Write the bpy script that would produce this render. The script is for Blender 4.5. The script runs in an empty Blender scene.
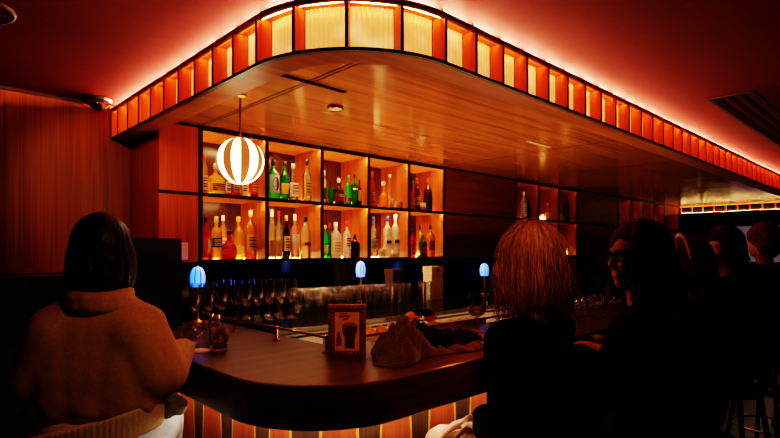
import bpy, bmesh, math, random
from mathutils import Vector, Matrix, noise
random.seed(7)
PI = math.pi
S = bpy.context.scene
COL = S.collection
sin, cos = math.sin, math.cos

# ------------------------------------------------------------------ materials
def new_mat(name):
    m = bpy.data.materials.new(name); m.use_nodes = True
    nt = m.node_tree; nt.nodes.clear()
    out = nt.nodes.new('ShaderNodeOutputMaterial')
    return m, nt, out
def pb(nt, col=(.5,.5,.5), rough=.5, metal=0., spec=.5, trans=0., ior=1.45, emis=None, es=0., coat=0., sheen=0.):
    p = nt.nodes.new('ShaderNodeBsdfPrincipled')
    p.inputs['Base Color'].default_value = (*col, 1)
    p.inputs['Roughness'].default_value = rough
    p.inputs['Metallic'].default_value = metal
    p.inputs['Specular IOR Level'].default_value = spec
    p.inputs['Transmission Weight'].default_value = trans
    p.inputs['IOR'].default_value = ior
    p.inputs['Coat Weight'].default_value = coat
    p.inputs['Sheen Weight'].default_value = sheen
    if emis:
        p.inputs['Emission Color'].default_value = (*emis, 1)
        p.inputs['Emission Strength'].default_value = es
    return p
def simple(name, col, rough=.5, var=.12, **k):
    """principled with a little procedural tone variation"""
    m, nt, out = new_mat(name)
    p = pb(nt, col, rough, **k)
    if var:
        tc = nt.nodes.new('ShaderNodeTexCoord'); n = nt.nodes.new('ShaderNodeTexNoise')
        n.inputs['Scale'].default_value = 14; n.inputs['Detail'].default_value = 4
        nt.links.new(tc.outputs['Object'], n.inputs['Vector'])
        r = nt.nodes.new('ShaderNodeValToRGB')
        r.color_ramp.elements[0].position = .3; r.color_ramp.elements[1].position = .7
        r.color_ramp.elements[0].color = (*[c*(1-var) for c in col], 1)
        r.color_ramp.elements[1].color = (*[min(1, c*(1+var)) for c in col], 1)
        nt.links.new(n.outputs['Fac'], r.inputs['Fac']); nt.links.new(r.outputs['Color'], p.inputs['Base Color'])
    nt.links.new(p.outputs[0], out.inputs[0])
    return m
def emit(name, col, st):
    m, nt, out = new_mat(name)
    p = pb(nt, (.8,.8,.8), .4, emis=col, es=st)
    nt.links.new(p.outputs[0], out.inputs[0]); return m
def wood(name, dark, light, grain='z', rough=.35, scale=1., coat=0., fine=60., bump=.02, spec=.5):
    m, nt, out = new_mat(name)
    p = pb(nt, light, rough, coat=coat, spec=spec)
    tc = nt.nodes.new('ShaderNodeTexCoord'); mp = nt.nodes.new('ShaderNodeMapping')
    s = {'x': (.5, 9, 9), 'y': (9, .5, 9), 'z': (9, 9, .5)}[grain]
    mp.inputs['Scale'].default_value = [v*scale for v in s]
    nt.links.new(tc.outputs['Object'], mp.inputs['Vector'])
    n = nt.nodes.new('ShaderNodeTexNoise'); n.inputs['Scale'].default_value = 1.6
    n.inputs['Detail'].default_value = 5; n.inputs['Distortion'].default_value = 1.6
    nt.links.new(mp.outputs[0], n.inputs['Vector'])
    mp2 = nt.nodes.new('ShaderNodeMapping')
    s2 = {'x': (1.2, fine, fine), 'y': (fine, 1.2, fine), 'z': (fine, fine, 1.2)}[grain]
    mp2.inputs['Scale'].default_value = s2
    nt.links.new(tc.outputs['Object'], mp2.inputs['Vector'])
    n2 = nt.nodes.new('ShaderNodeTexNoise'); n2.inputs['Scale'].default_value = 1.5; n2.inputs['Detail'].default_value = 3
    nt.links.new(mp2.outputs[0], n2.inputs['Vector'])
    mx = nt.nodes.new('ShaderNodeMix'); mx.data_type = 'FLOAT'; mx.inputs['Factor'].default_value = .4
    nt.links.new(n.outputs['Fac'], mx.inputs['A']); nt.links.new(n2.outputs['Fac'], mx.inputs['B'])
    r = nt.nodes.new('ShaderNodeValToRGB')
    r.color_ramp.elements[0].position = .36; r.color_ramp.elements[1].position = .64
    r.color_ramp.elements[0].color = (*dark, 1); r.color_ramp.elements[1].color = (*light, 1)
    nt.links.new(mx.outputs['Result'], r.inputs['Fac']); nt.links.new(r.outputs['Color'], p.inputs['Base Color'])
    b = nt.nodes.new('ShaderNodeBump'); b.inputs['Strength'].default_value = bump*5; b.inputs['Distance'].default_value = .002
    nt.links.new(mx.outputs['Result'], b.inputs['Height']); nt.links.new(b.outputs[0], p.inputs['Normal'])
    nt.links.new(p.outputs[0], out.inputs[0]); return m
def tinted(name, col, clear=.5, glow=.3, rough=.03):
    """coloured bottle glass: see-through tint + light scattered through it + gloss"""
    m, nt, out = new_mat(name)
    tr = nt.nodes.new('ShaderNodeBsdfTransparent'); tr.inputs[0].default_value = (*[c**.7 for c in col], 1)
    tl = nt.nodes.new('ShaderNodeBsdfTranslucent'); tl.inputs[0].default_value = (*col, 1)
    df = nt.nodes.new('ShaderNodeBsdfDiffuse'); df.inputs[0].default_value = (*[c*.8 for c in col], 1)
    gl = nt.nodes.new('ShaderNodeBsdfGlossy'); gl.inputs['Roughness'].default_value = rough
    a = nt.nodes.new('ShaderNodeMixShader'); a.inputs[0].default_value = .35
    nt.links.new(tl.outputs[0], a.inputs[1]); nt.links.new(df.outputs[0], a.inputs[2])
    b = nt.nodes.new('ShaderNodeMixShader'); b.inputs[0].default_value = 1-clear
    nt.links.new(tr.outputs[0], b.inputs[1]); nt.links.new(a.outputs[0], b.inputs[2])
    lw = nt.nodes.new('ShaderNodeLayerWeight'); lw.inputs['Blend'].default_value = .36
    c = nt.nodes.new('ShaderNodeMixShader')
    nt.links.new(lw.outputs['Fresnel'], c.inputs[0]); nt.links.new(b.outputs[0], c.inputs[1]); nt.links.new(gl.outputs[0], c.inputs[2])
    nt.links.new(c.outputs[0], out.inputs[0]); return m
def thin_glass(name, tint=(.93,.93,.95), blend=.35, edge=None):
    m, nt, out = new_mat(name)
    tr = nt.nodes.new('ShaderNodeBsdfTransparent'); tr.inputs[0].default_value = (*tint, 1)
    gl = nt.nodes.new('ShaderNodeBsdfGlossy'); gl.inputs['Roughness'].default_value = .04
    lw = nt.nodes.new('ShaderNodeLayerWeight'); lw.inputs['Blend'].default_value = blend
    c = nt.nodes.new('ShaderNodeMixShader')
    if edge:
        r = nt.nodes.new('ShaderNodeValToRGB'); r.color_ramp.elements[0].position = .35; r.color_ramp.elements[1].position = .85
        r.color_ramp.elements[0].color = (*tint, 1); r.color_ramp.elements[1].color = (*edge, 1)
        l2 = nt.nodes.new('ShaderNodeLayerWeight'); l2.inputs['Blend'].default_value = .5
        nt.links.new(l2.outputs['Facing'], r.inputs['Fac']); nt.links.new(r.outputs['Color'], tr.inputs[0])
    nt.links.new(lw.outputs['Facing'], c.inputs[0]); nt.links.new(tr.outputs[0], c.inputs[1]); nt.links.new(gl.outputs[0], c.inputs[2])
    nt.links.new(c.outputs[0], out.inputs[0]); return m
def fabric(name, col, var=.25, scale=120, sheen=.2):
    m, nt, out = new_mat(name)
    p = pb(nt, col, .9, spec=.1, sheen=sheen)
    tc = nt.nodes.new('ShaderNodeTexCoord'); n = nt.nodes.new('ShaderNodeTexNoise')
    n.inputs['Scale'].default_value = scale; n.inputs['Detail'].default_value = 3
    nt.links.new(tc.outputs['Object'], n.inputs['Vector'])
    r = nt.nodes.new('ShaderNodeValToRGB')
    r.color_ramp.elements[0].color = (*[c*(1-var) for c in col], 1); r.color_ramp.elements[1].color = (*[min(1,c*(1+var)) for c in col], 1)
    nt.links.new(n.outputs['Fac'], r.inputs['Fac']); nt.links.new(r.outputs['Color'], p.inputs['Base Color'])
    b = nt.nodes.new('ShaderNodeBump'); b.inputs['Strength'].default_value = .3; b.inputs['Distance'].default_value = .003
    nt.links.new(n.outputs['Fac'], b.inputs['Height']); nt.links.new(b.outputs[0], p.inputs['Normal'])
    nt.links.new(p.outputs[0], out.inputs[0]); return m
def hair_mat(name, dark, light, scale=(60,60,3)):
    m, nt, out = new_mat(name)
    p = pb(nt, light, .45, spec=.35)
    tc = nt.nodes.new('ShaderNodeTexCoord'); mp = nt.nodes.new('ShaderNodeMapping'); mp.inputs['Scale'].default_value = scale
    n = nt.nodes.new('ShaderNodeTexNoise'); n.inputs['Scale'].default_value = 2; n.inputs['Detail'].default_value = 4
    nt.links.new(tc.outputs['Object'], mp.inputs['Vector']); nt.links.new(mp.outputs[0], n.inputs['Vector'])
    r = nt.nodes.new('ShaderNodeValToRGB'); r.color_ramp.elements[0].position=.35; r.color_ramp.elements[1].position=.65
    r.color_ramp.elements[0].color = (*dark, 1); r.color_ramp.elements[1].color = (*light, 1)
    nt.links.new(n.outputs['Fac'], r.inputs['Fac']); nt.links.new(r.outputs['Color'], p.inputs['Base Color'])
    b = nt.nodes.new('ShaderNodeBump'); b.inputs['Strength'].default_value = .6; b.inputs['Distance'].default_value = .004
    nt.links.new(n.outputs['Fac'], b.inputs['Height']); nt.links.new(b.outputs[0], p.inputs['Normal'])
    nt.links.new(p.outputs[0], out.inputs[0]); return m
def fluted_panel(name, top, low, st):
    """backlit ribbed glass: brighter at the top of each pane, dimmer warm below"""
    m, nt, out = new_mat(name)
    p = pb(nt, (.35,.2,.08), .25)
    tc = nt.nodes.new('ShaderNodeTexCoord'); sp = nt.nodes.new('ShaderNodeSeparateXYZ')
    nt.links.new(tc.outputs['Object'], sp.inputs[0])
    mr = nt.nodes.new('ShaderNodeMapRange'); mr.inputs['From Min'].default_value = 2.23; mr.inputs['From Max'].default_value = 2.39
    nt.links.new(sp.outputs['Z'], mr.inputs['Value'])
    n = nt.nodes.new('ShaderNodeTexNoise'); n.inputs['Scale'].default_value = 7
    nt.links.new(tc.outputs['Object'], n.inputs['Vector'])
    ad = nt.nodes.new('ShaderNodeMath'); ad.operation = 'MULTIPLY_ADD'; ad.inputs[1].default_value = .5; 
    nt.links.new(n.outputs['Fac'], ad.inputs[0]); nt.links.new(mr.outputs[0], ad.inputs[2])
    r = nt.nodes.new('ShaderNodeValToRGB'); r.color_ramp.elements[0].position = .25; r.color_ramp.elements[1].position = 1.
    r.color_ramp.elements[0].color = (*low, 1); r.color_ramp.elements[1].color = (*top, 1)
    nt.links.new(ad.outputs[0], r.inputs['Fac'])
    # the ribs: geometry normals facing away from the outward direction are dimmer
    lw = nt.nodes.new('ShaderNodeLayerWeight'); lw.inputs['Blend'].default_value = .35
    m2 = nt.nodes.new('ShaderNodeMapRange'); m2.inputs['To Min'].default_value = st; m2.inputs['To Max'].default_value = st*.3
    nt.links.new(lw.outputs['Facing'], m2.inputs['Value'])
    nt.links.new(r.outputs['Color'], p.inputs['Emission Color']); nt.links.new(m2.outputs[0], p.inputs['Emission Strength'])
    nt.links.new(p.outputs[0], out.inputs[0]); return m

M = {}
M['wall_wood']   = wood('wall_wood', (.18,.042,.013), (.36,.11,.032), 'z', .42, .55, fine=90)
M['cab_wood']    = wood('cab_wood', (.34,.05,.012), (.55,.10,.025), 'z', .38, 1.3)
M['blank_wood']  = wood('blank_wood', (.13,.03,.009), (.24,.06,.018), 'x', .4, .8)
M['soffit_wood'] = wood('soffit_wood', (.20,.076,.027), (.37,.160,.060), 'x', .2, .5, bump=.012)
M['shelf_wood']  = wood('shelf_wood', (.17,.043,.011), (.36,.10,.025), 'z', .4, 1.)  # darker than the boards: shade of the bay sides put into colour
M['shelf_wood_lit'] = wood('shelf_wood_lit', (.34,.10,.024), (.58,.20,.05), 'x', .4, 1.)  # same wood, paler: light on the boards put into colour
M['shelf_back']  = wood('shelf_back', (.035,.011,.005), (.085,.027,.010), 'z', .22, 1.)
M['fin_wood']    = wood('fin_wood', (.62,.13,.025), (.78,.20,.045), 'z', .4, 1.6)
M['ring_wood']   = wood('ring_wood', (.17,.05,.018), (.36,.12,.04), 'x', .45, .8, spec=.25)
M['ring_woody']  = wood('ring_woody', (.10,.03,.012), (.2,.07,.028), 'y', .3, .8)
M['dark_trim']   = simple('dark_trim', (.020,.007,.005), .45)
M['rail_trim']   = simple('rail_trim', (.05,.010,.006), .45)
M['counter']     = wood('counter', (.055,.018,.008), (.15,.05,.02), 'x', .3, .7, bump=.02)
M['apron']       = wood('apron', (.06,.016,.007), (.16,.045,.018), 'x', .32, .7)
M['red_wedge']   = wood('red_wedge', (.30,.07,.03), (.46,.12,.05), 'z', .4, 1.2)
M['dark_wedge']  = wood('dark_wedge', (.07,.035,.022), (.12,.06,.04), 'z', .4, 1.2)
M['gold']        = simple('gold', (.62,.40,.10), .35)
M['ceiling']     = simple('ceiling', (.15,.022,.021), .75, .06, spec=.15)
M['floor']       = wood('floor', (.02,.012,.009), (.05,.03,.02), 'x', .5)
M['dark_wall']   = simple('dark_wall', (.03,.012,.012), .8)
M['black']       = simple('black', (.008,.007,.007), .5)
M['blackgloss']  = simple('blackgloss', (.012,.010,.010), .12)
M['leather']     = simple('leather', (.02,.008,.006), .5, .3)
M['brass']       = simple('brass', (.62,.32,.12), .45, .08, metal=1.)
M['copper']      = simple('copper', (.45,.16,.08), .22, .08, metal=1.)
M['steel']       = simple('steel', (.45,.43,.42), .28, .06, metal=1.)
M['chrome_dark'] = simple('chrome_dark', (.25,.22,.2), .15, .06, metal=1.)
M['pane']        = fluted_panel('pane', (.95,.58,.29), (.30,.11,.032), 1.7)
M['led_ceiling'] = emit('led_ceiling', (1,.43,.25), 370)
M['led_shelf']   = emit('led_shelf', (1,.56,.22), 42)
M['front_shelf'] = emit('front_shelf', (1,.60,.28), 210)  # hidden strip, added to light the bottle fronts
M['front_far_shelf'] = emit('front_far_shelf', (1,.42,.16), 15)  # same added strip, dimmer, for the far shelves
M['led_tape'] = emit('led_tape', (1,.34,.09), 34)
M['led_far']     = emit('led_far', (1,.34,.09), .55)
M['led_far_shelf'] = emit('led_far_shelf', (1,.42,.16), 5)
M['led_counter'] = emit('led_counter', (1,.75,.5), 9)
M['globe_white'] = emit('globe_white', (1,.78,.48), 6)
M['globe_wood']  = simple('globe_wood', (.42,.15,.06), .5, .2, emis=(.75,.2,.05), es=.32)
M['lamp_blue']   = emit('lamp_blue', (.012,.17,1), 1.5)
M['lamp_blue_lo']= emit('lamp_blue_lo', (.03,.16,.8), 1.0)
M['lamp_rib']    = simple('lamp_rib', (.01,.02,.06), .4)
M['glass']       = thin_glass('glass', blend=.5)
M['glass_soft'] = thin_glass('glass_soft', (.92,.92,.94), .16, (.12,.11,.10))  # dark outline from refraction put into the tint at grazing edges
M['liquid']      = tinted('liquid', (.75,.55,.22), .7)
M['paper']       = simple('paper', (.72,.62,.5), .8, .05)
M['card']        = simple('card', (.95,.50,.36), .8, .04)
M['picture']     = simple('picture', (.62,.28,.11), .6, .12)
M['picdark']     = simple('picdark', (.10,.03,.015), .5)
M['picfoam']     = simple('picfoam', (.30,.12,.05), .6)
M['picred']      = simple('picred', (.28,.03,.015), .6)
M['frame_red']   = simple('frame_red', (.20,.03,.02), .3, .4)
M['orange']      = simple('orange', (.9,.26,.02), .4, .1)
M['orange_flesh']= simple('orange_flesh', (.95,.38,.04), .35, .25)
M['plastic']     = simple('plastic', (.55,.52,.44), .4, .06)
M['screen']      = simple('screen', (.4,.3,.36), .7, .05, emis=(.5,.32,.42), es=.10)
M['mirror_dark'] = simple('mirror_dark', (.012,.010,.014), .1, 0)
M['skin']        = simple('skin', (.62,.34,.24), .5, .08)
M['lip']         = simple('lip', (.45,.12,.10), .4, .05)
M['eyew']        = simple('eyew', (.7,.65,.6), .2, 0)
M['sweater']     = fabric('sweater', (.62,.36,.2), .18, 90)
M['hem']         = fabric('hem', (.80,.62,.44), .12, 90)
M['jeans']       = fabric('jeans', (.42,.50,.60), .2, 150)
M['blackcloth']  = fabric('blackcloth', (.010,.008,.008), .3, 90, 0.)
M['darkcloth']   = fabric('darkcloth', (.022,.012,.010), .3, 90, 0.)
M['towel']       = fabric('towel', (.12,.052,.024), .25, 160)
M['greycloth']   = fabric('greycloth', (.26,.24,.22), .5, 40)
M['pink']        = fabric('pink', (.75,.52,.44), .15, 60)
M['tan']         = fabric('tan', (.5,.28,.10), .3, 60)
M['hair_black']  = hair_mat('hair_black', (.004,.003,.003), (.012,.008,.007))
M['hair_blond']  = hair_mat('hair_blond', (.30,.11,.035), (.60,.26,.08))
M['hair_brown']  = hair_mat('hair_brown', (.010,.004,.003), (.045,.016,.010))
M['hair_red']    = hair_mat('hair_red', (.05,.018,.012), (.26,.10,.06))
M['plainblack']  = simple('plainblack', (.004,.004,.004), .3, 0)
M['red_light']   = simple('red_light', (.5,.05,.03), .6)

# ------------------------------------------------------------------ mesh builder
class MB:
    def __init__(s): s.v = []; s.f = []; s.mi = []; s.sm = []
    def add(s, vs, fs, mi=0, smooth=False):
        o = len(s.v); s.v += [Vector(p) for p in vs]
        for f in fs: s.f.append([i+o for i in f]); s.mi.append(mi); s.sm.append(smooth)
        return s
    def box(s, x0,x1,y0,y1,z0,z1, mi=0):
        vs = [(x0,y0,z0),(x1,y0,z0),(x1,y1,z0),(x0,y1,z0),(x0,y0,z1),(x1,y0,z1),(x1,y1,z1),(x0,y1,z1)]
        return s.add(vs, [(0,3,2,1),(4,5,6,7),(0,1,5,4),(1,2,6,5),(2,3,7,6),(3,0,4,7)], mi)
    def bbox(s, x0,x1,y0,y1,z0,z1, b=.004, mi=0):
        """box with chamfered vertical + horizontal edges"""
        bm = bmesh.new(); bmesh.ops.create_cube(bm, size=1)
        for v in bm.verts: v.co = Vector(((x0+x1)/2+v.co.x*(x1-x0), (y0+y1)/2+v.co.y*(y1-y0), (z0+z1)/2+v.co.z*(z1-z0)))
        bmesh.ops.bevel(bm, geom=bm.edges[:], offset=b, segments=2, profile=.5, affect='EDGES')
        bm.verts.index_update()
        s.add([v.co.copy() for v in bm.verts], [[v.index for v in f.verts] for f in bm.faces], mi, False); bm.free(); return s
    def lathe(s, prof, c=(0,0,0), seg=24, mi=0, sq=2., a0=0., a1=2*PI, ymul=1., smooth=True):
        """prof: (r,z) list; sq>2 gives rounded-square sections"""
        full = abs(a1-a0-2*PI) < 1e-6
        n = seg if full else seg+1
        vs = []
        for r, z in prof:
            for i in range(n):
                a = a0+(a1-a0)*i/seg
                ca, sa = cos(a), sin(a)
                k = 1. if sq == 2 else (abs(ca)**sq+abs(sa)**sq)**(-1./sq)
                vs.append((c[0]+r*k*ca, c[1]+r*k*sa*ymul, c[2]+z))
        fs = []
        for j in range(len(prof)-1):
            for i in range(seg):
                i2 = (i+1) % n if full else i+1
                fs.append((j*n+i, j*n+i2, (j+1)*n+i2, (j+1)*n+i))
        return s.add(vs, fs, mi, smooth)
    def cap(s, r, z, c=(0,0,0), seg=24, mi=0, sq=2., up=True):
        vs = []
        for i in range(seg):
            a = 2*PI*i/seg; ca, sa = cos(a), sin(a)
            k = 1. if sq == 2 else (abs(ca)**sq+abs(sa)**sq)**(-1./sq)
            vs.append((c[0]+r*k*ca, c[1]+r*k*sa, c[2]+z))
        return s.add(vs, [list(range(seg)) if up else list(range(seg))[::-1]], mi)
    def cyl(s, p0, p1, r0, r1=None, seg=16, mi=0, ends=True, smooth=True):
        r1 = r0 if r1 is None else r1
        p0, p1 = Vector(p0), Vector(p1); d = (p1-p0).normalized()
        a = d.orthogonal().normalized(); b = d.cross(a)
        vs = [p0+(a*cos(2*PI*i/seg)+b*sin(2*PI*i/seg))*r0 for i in range(seg)]
        vs += [p1+(a*cos(2*PI*i/seg)+b*sin(2*PI*i/seg))*r1 for i in range(seg)]
        s.add(vs, [(i, (i+1)%seg, seg+(i+1)%seg, seg+i) for i in range(seg)], mi, smooth)
        if ends: s.add(vs, [list(range(seg))[::-1], list(range(seg, 2*seg))], mi)
        return s
    def tube(s, pts, r, seg=8, mi=0, taper=None):
        pts = [Vector(p) for p in pts]; n = len(pts)
        up = None; vs = []
        for i, p in enumerate(pts):
            t = (pts[min(i+1,n-1)]-pts[max(i-1,0)]).normalized()
            if up is None: up = t.orthogonal().normalized()
            up = (up-t*up.dot(t)).normalized(); b = t.cross(up)
            rr = r if taper is None else r*(taper[0]+(taper[1]-taper[0])*i/(n-1))
            vs += [p+(up*cos(2*PI*k/seg)+b*sin(2*PI*k/seg))*rr for k in range(seg)]
        fs = [(i*seg+k, i*seg+(k+1)%seg, (i+1)*seg+(k+1)%seg, (i+1)*seg+k) for i in range(n-1) for k in range(seg)]
        fs += [list(range(seg))[::-1], list(range((n-1)*seg, n*seg))]
        return s.add(vs, fs, mi, True)
    def ell(s, c, r, seg=20, rings=12, mi=0, rot=None):
        c = Vector(c); vs = [];
        R = rot or Matrix.Identity(3)
        for j in range(rings+1):
            th = PI*j/rings
            for i in range(seg):
                a = 2*PI*i/seg
                vs.append(c+R@Vector((r[0]*sin(th)*cos(a), r[1]*sin(th)*sin(a), -r[2]*cos(th))))
        fs = []
        for j in range(rings):
            for i in range(seg):
                q = [j*seg+i, j*seg+(i+1)%seg, (j+1)*seg+(i+1)%seg, (j+1)*seg+i]
                if j == 0: q = [q[0], q[2], q[3]]
                elif j == rings-1: q = [q[0], q[1], q[3]]
                fs.append(q)
        return s.add(vs, fs, mi, True)
    def caps(s, p0, p1, r0, r1, seg=16, mi=0):
        """tapered capsule (closed volume)"""
        p0, p1 = Vector(p0), Vector(p1); d = p1-p0; L = d.length
        d = d.normalized() if L > 1e-6 else Vector((0,0,1))
        a = d.orthogonal().normalized(); b = d.cross(a); vs = []
        rows = [(p0, r0, -90+18*k) for k in range(0,6)]+[(p1, r1, 18*k) for k in range(0,6)]
        for p, r, e in rows:
            e = math.radians(max(-89, min(89, e)))
            for i in range(seg):
                t = 2*PI*i/seg
                vs.append(p+d*(r*sin(e))+(a*cos(t)+b*sin(t))*(r*cos(e)))
        n = len(rows)
        fs = [(j*seg+i, j*seg+(i+1)%seg, (j+1)*seg+(i+1)%seg, (j+1)*seg+i) for j in range(n-1) for i in range(seg)]
        fs += [list(range(seg))[::-1], list(range((n-1)*seg, n*seg))]
        return s.add(vs, fs, mi, True)
    def mesh(s, name, mats, off=(0,0,0)):
        off = Vector(off)
        me = bpy.data.meshes.new(name)
        me.from_pydata([v-off for v in s.v], [], s.f)
        for m in mats: me.materials.append(m)
        me.polygons.foreach_set('material_index', s.mi)
        me.polygons.foreach_set('use_smooth', s.sm)
        me.update(); return me
    def build(s, name, mats, parent=None, off=None, label=None, **tags):
        if not isinstance(mats, (list, tuple)): mats = [mats]
        if off is None: off = parent_world(parent) if parent else (0,0,0)
        o = bpy.data.objects.new(name, s.mesh(name, mats, off)); COL.objects.link(o)
        if parent: o.parent = parent
        else: o.location = off
        if label: o['label'] = label
        for k, v in tags.items(): o[k] = v
        return o
def parent_world(p):
    v = Vector((0,0,0))
    while p: v += Vector(p.location); p = p.parent
    return v
def thing(name, label, cat, loc=(0,0,0), rz=0, group=None):
    o = bpy.data.objects.new(name, None); COL.objects.link(o)
    o.location = loc; o.rotation_euler = (0,0,rz); o.empty_display_size = .1
    o['label'] = label; o['category'] = cat
    if group: o['group'] = group
    return o
def tag(o, label, cat, group=None):
    o['label'] = label; o['category'] = cat
    if group: o['group'] = group
    return o
def struct(o): o['kind'] = 'structure'; return o
def copy_tree(o, loc, rz=0, label=None, group=None):
    r = o.copy(); COL.objects.link(r); r.location = loc; r.rotation_euler = (0,0,rz)
    if label: r['label'] = label
    if group: r['group'] = group
    for ch in list(o.children):
        c = ch.copy(); COL.objects.link(c); c.parent = r
        for g in list(ch.children):
            d = g.copy(); COL.objects.link(d); d.parent = c
    return r
def fused(mb, name, mats, voxel, parent=None, smooth=4, disp=None, label=None):
    """one continuous skin around overlapping closed volumes"""
    me = mb.mesh('tmp', []); o = bpy.data.objects.new('tmp', me); COL.objects.link(o)
    r = o.modifiers.new('r', 'REMESH'); r.mode = 'VOXEL'; r.voxel_size = voxel; r.use_smooth_shade = True
    if smooth:
        q = o.modifiers.new('s', 'SMOOTH'); q.iterations = smooth; q.factor = .5
    if disp:
        for sc, st in disp:
            t = bpy.data.textures.new('clouds', 'CLOUDS'); t.noise_scale = sc; t.noise_depth = 2
            d = o.modifiers.new('d', 'DISPLACE'); d.texture = t; d.strength = st; d.mid_level = .5; d.texture_coords = 'LOCAL'
    dg = bpy.context.evaluated_depsgraph_get()
    nm = bpy.data.meshes.new_from_object(o.evaluated_get(dg))
    bpy.data.objects.remove(o)
    nm.name = name
    nm.materials.clear()
    for m in (mats if isinstance(mats, (list,tuple)) else [mats]): nm.materials.append(m)
    for p in nm.polygons: p.use_smooth = True
    ob = bpy.data.objects.new(name, nm); COL.objects.link(ob)
    if parent: ob.parent = parent
    if label: ob['label'] = label
    return ob

# ------------------------------------------------------------------ camera (standing guest, eye height 1.5 m)
cam_d = bpy.data.cameras.new('camera'); cam = bpy.data.objects.new('camera', cam_d); COL.objects.link(cam)
cam_d.sensor_width = 36; cam_d.lens = 36*523/780.; cam_d.shift_y = 32/780.
cam.location = (0,0,1.5); cam.rotation_euler = (PI/2, 0, -(PI/2-math.radians(46.337)))
cam_d.clip_start = .05
S.camera = cam

# ------------------------------------------------------------------ room shell
ZC = 2.437; YW = 3.67
struct(MB().box(-2.2,13,-2.5,3.9,-.1,0).build('floor', M['floor']))
struct(MB().box(-2.2,13,-2.5,3.9,ZC,ZC+.1).build('ceiling', M['ceiling']))
struct(MB().box(-2.2,1.15,YW,YW+.2,1.395,ZC).build('wall_back', M['wall_wood']))
struct(MB().box(1.15,13,YW,YW+.2,0,ZC).build('wall_bar', M['dark_wall']))
struct(MB().box(-2.4,-2.2,-2.5,3.9,0,ZC).build('wall_left', M['wall_wood']))
struct(MB().box(13,13.2,-2.5,3.9,0,ZC).build('wall_right', M['dark_wall']))
struct(MB().box(-2.2,13,-2.7,-2.5,0,ZC).build('wall_front', M['dark_wall']))
struct(MB().box(-2.2,1.15,YW,YW+.2,0,1.37).build('wall_wainscot', M['leather']))
b = MB(); b.box(-2.2,1.15,YW-.022,YW+.2,1.37,1.395); b.box(-2.2,1.15,YW-.012,YW,1.35,1.362)
struct(b.build('trim_1', M['wall_wood']))
struct(MB().box(-2.2,1.02,YW-.012,YW,ZC-.02,ZC).build('trim_2', M['rail_trim']))

# ------------------------------------------------------------------ the canopy
PITCH = .1915
CX, CY, CR = 1.54, 1.82, .52
XEND, YEND = 10.2, YW
def canopy_path(off, n=24):
    pts = [(CX-CR+off, YEND)]
    for i in range(n+1):
        a = PI+PI/2*i/n
        pts.append((CX+(CR-off)*cos(a), CY+(CR-off)*sin(a)))
    pts.append((XEND, CY-CR+off)); return pts
def sweep(path, o0, o1, z0, z1, mb=None, mi=0):
    mb = mb or MB()
    A, B = path(o0), path(o1); n = len(A)
    vs = [(x,y,z0) for x,y in A]+[(x,y,z1) for x,y in A]+[(x,y,z0) for x,y in B]+[(x,y,z1) for x,y in B]
    for i in range(n-1):
        mb.add([vs[i],vs[i+1],vs[n+i+1],vs[n+i]], [(0,1,2,3)], mi)
        mb.add([vs[2*n+i],vs[2*n+i+1],vs[3*n+i+1],vs[3*n+i]], [(3,2,1,0)], mi)
        mb.add([vs[i],vs[i+1],vs[2*n+i+1],vs[2*n+i]], [(3,2,1,0)], mi)
        mb.add([vs[n+i],vs[n+i+1],vs[3*n+i+1],vs[3*n+i]], [(0,1,2,3)], mi)
    for k in (0, n-1): mb.add([vs[k],vs[n+k],vs[3*n+k],vs[2*n+k]], [(0,1,2,3)], mi)
    return mb
can = thing('bar_canopy', 'long wooden bar canopy with rounded corner and row of glowing ribbed glass compartments', 'canopy', (1.02,YW,2.215))
D = .078       # depth of the compartments
ZB, ZT = 2.215, 2.413
sweep(canopy_path, 0, .020, ZB, ZB+.012).build('bottom_rail', M['rail_trim'], can)
sweep(canopy_path, .0005, .135, ZB+.0004, ZB+.0115).build('underside_band', M['ring_wood'], can)
b = sweep(canopy_path, .118, .135, ZB+.012, 2.29); b.build('inner_edge', M['dark_trim'], can)
sweep(canopy_path, 0, .016, ZT-.019, ZT).build('top_rail', M['rail_trim'], can)
sweep(canopy_path, .016, D+.03, ZT-.012, ZT-.001).build('top_board', M['fin_wood'], can)
sweep(canopy_path, .020, D+.03, ZB+.012, ZB+.0165).build('bottom_board', M['fin_wood'], can)
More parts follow.
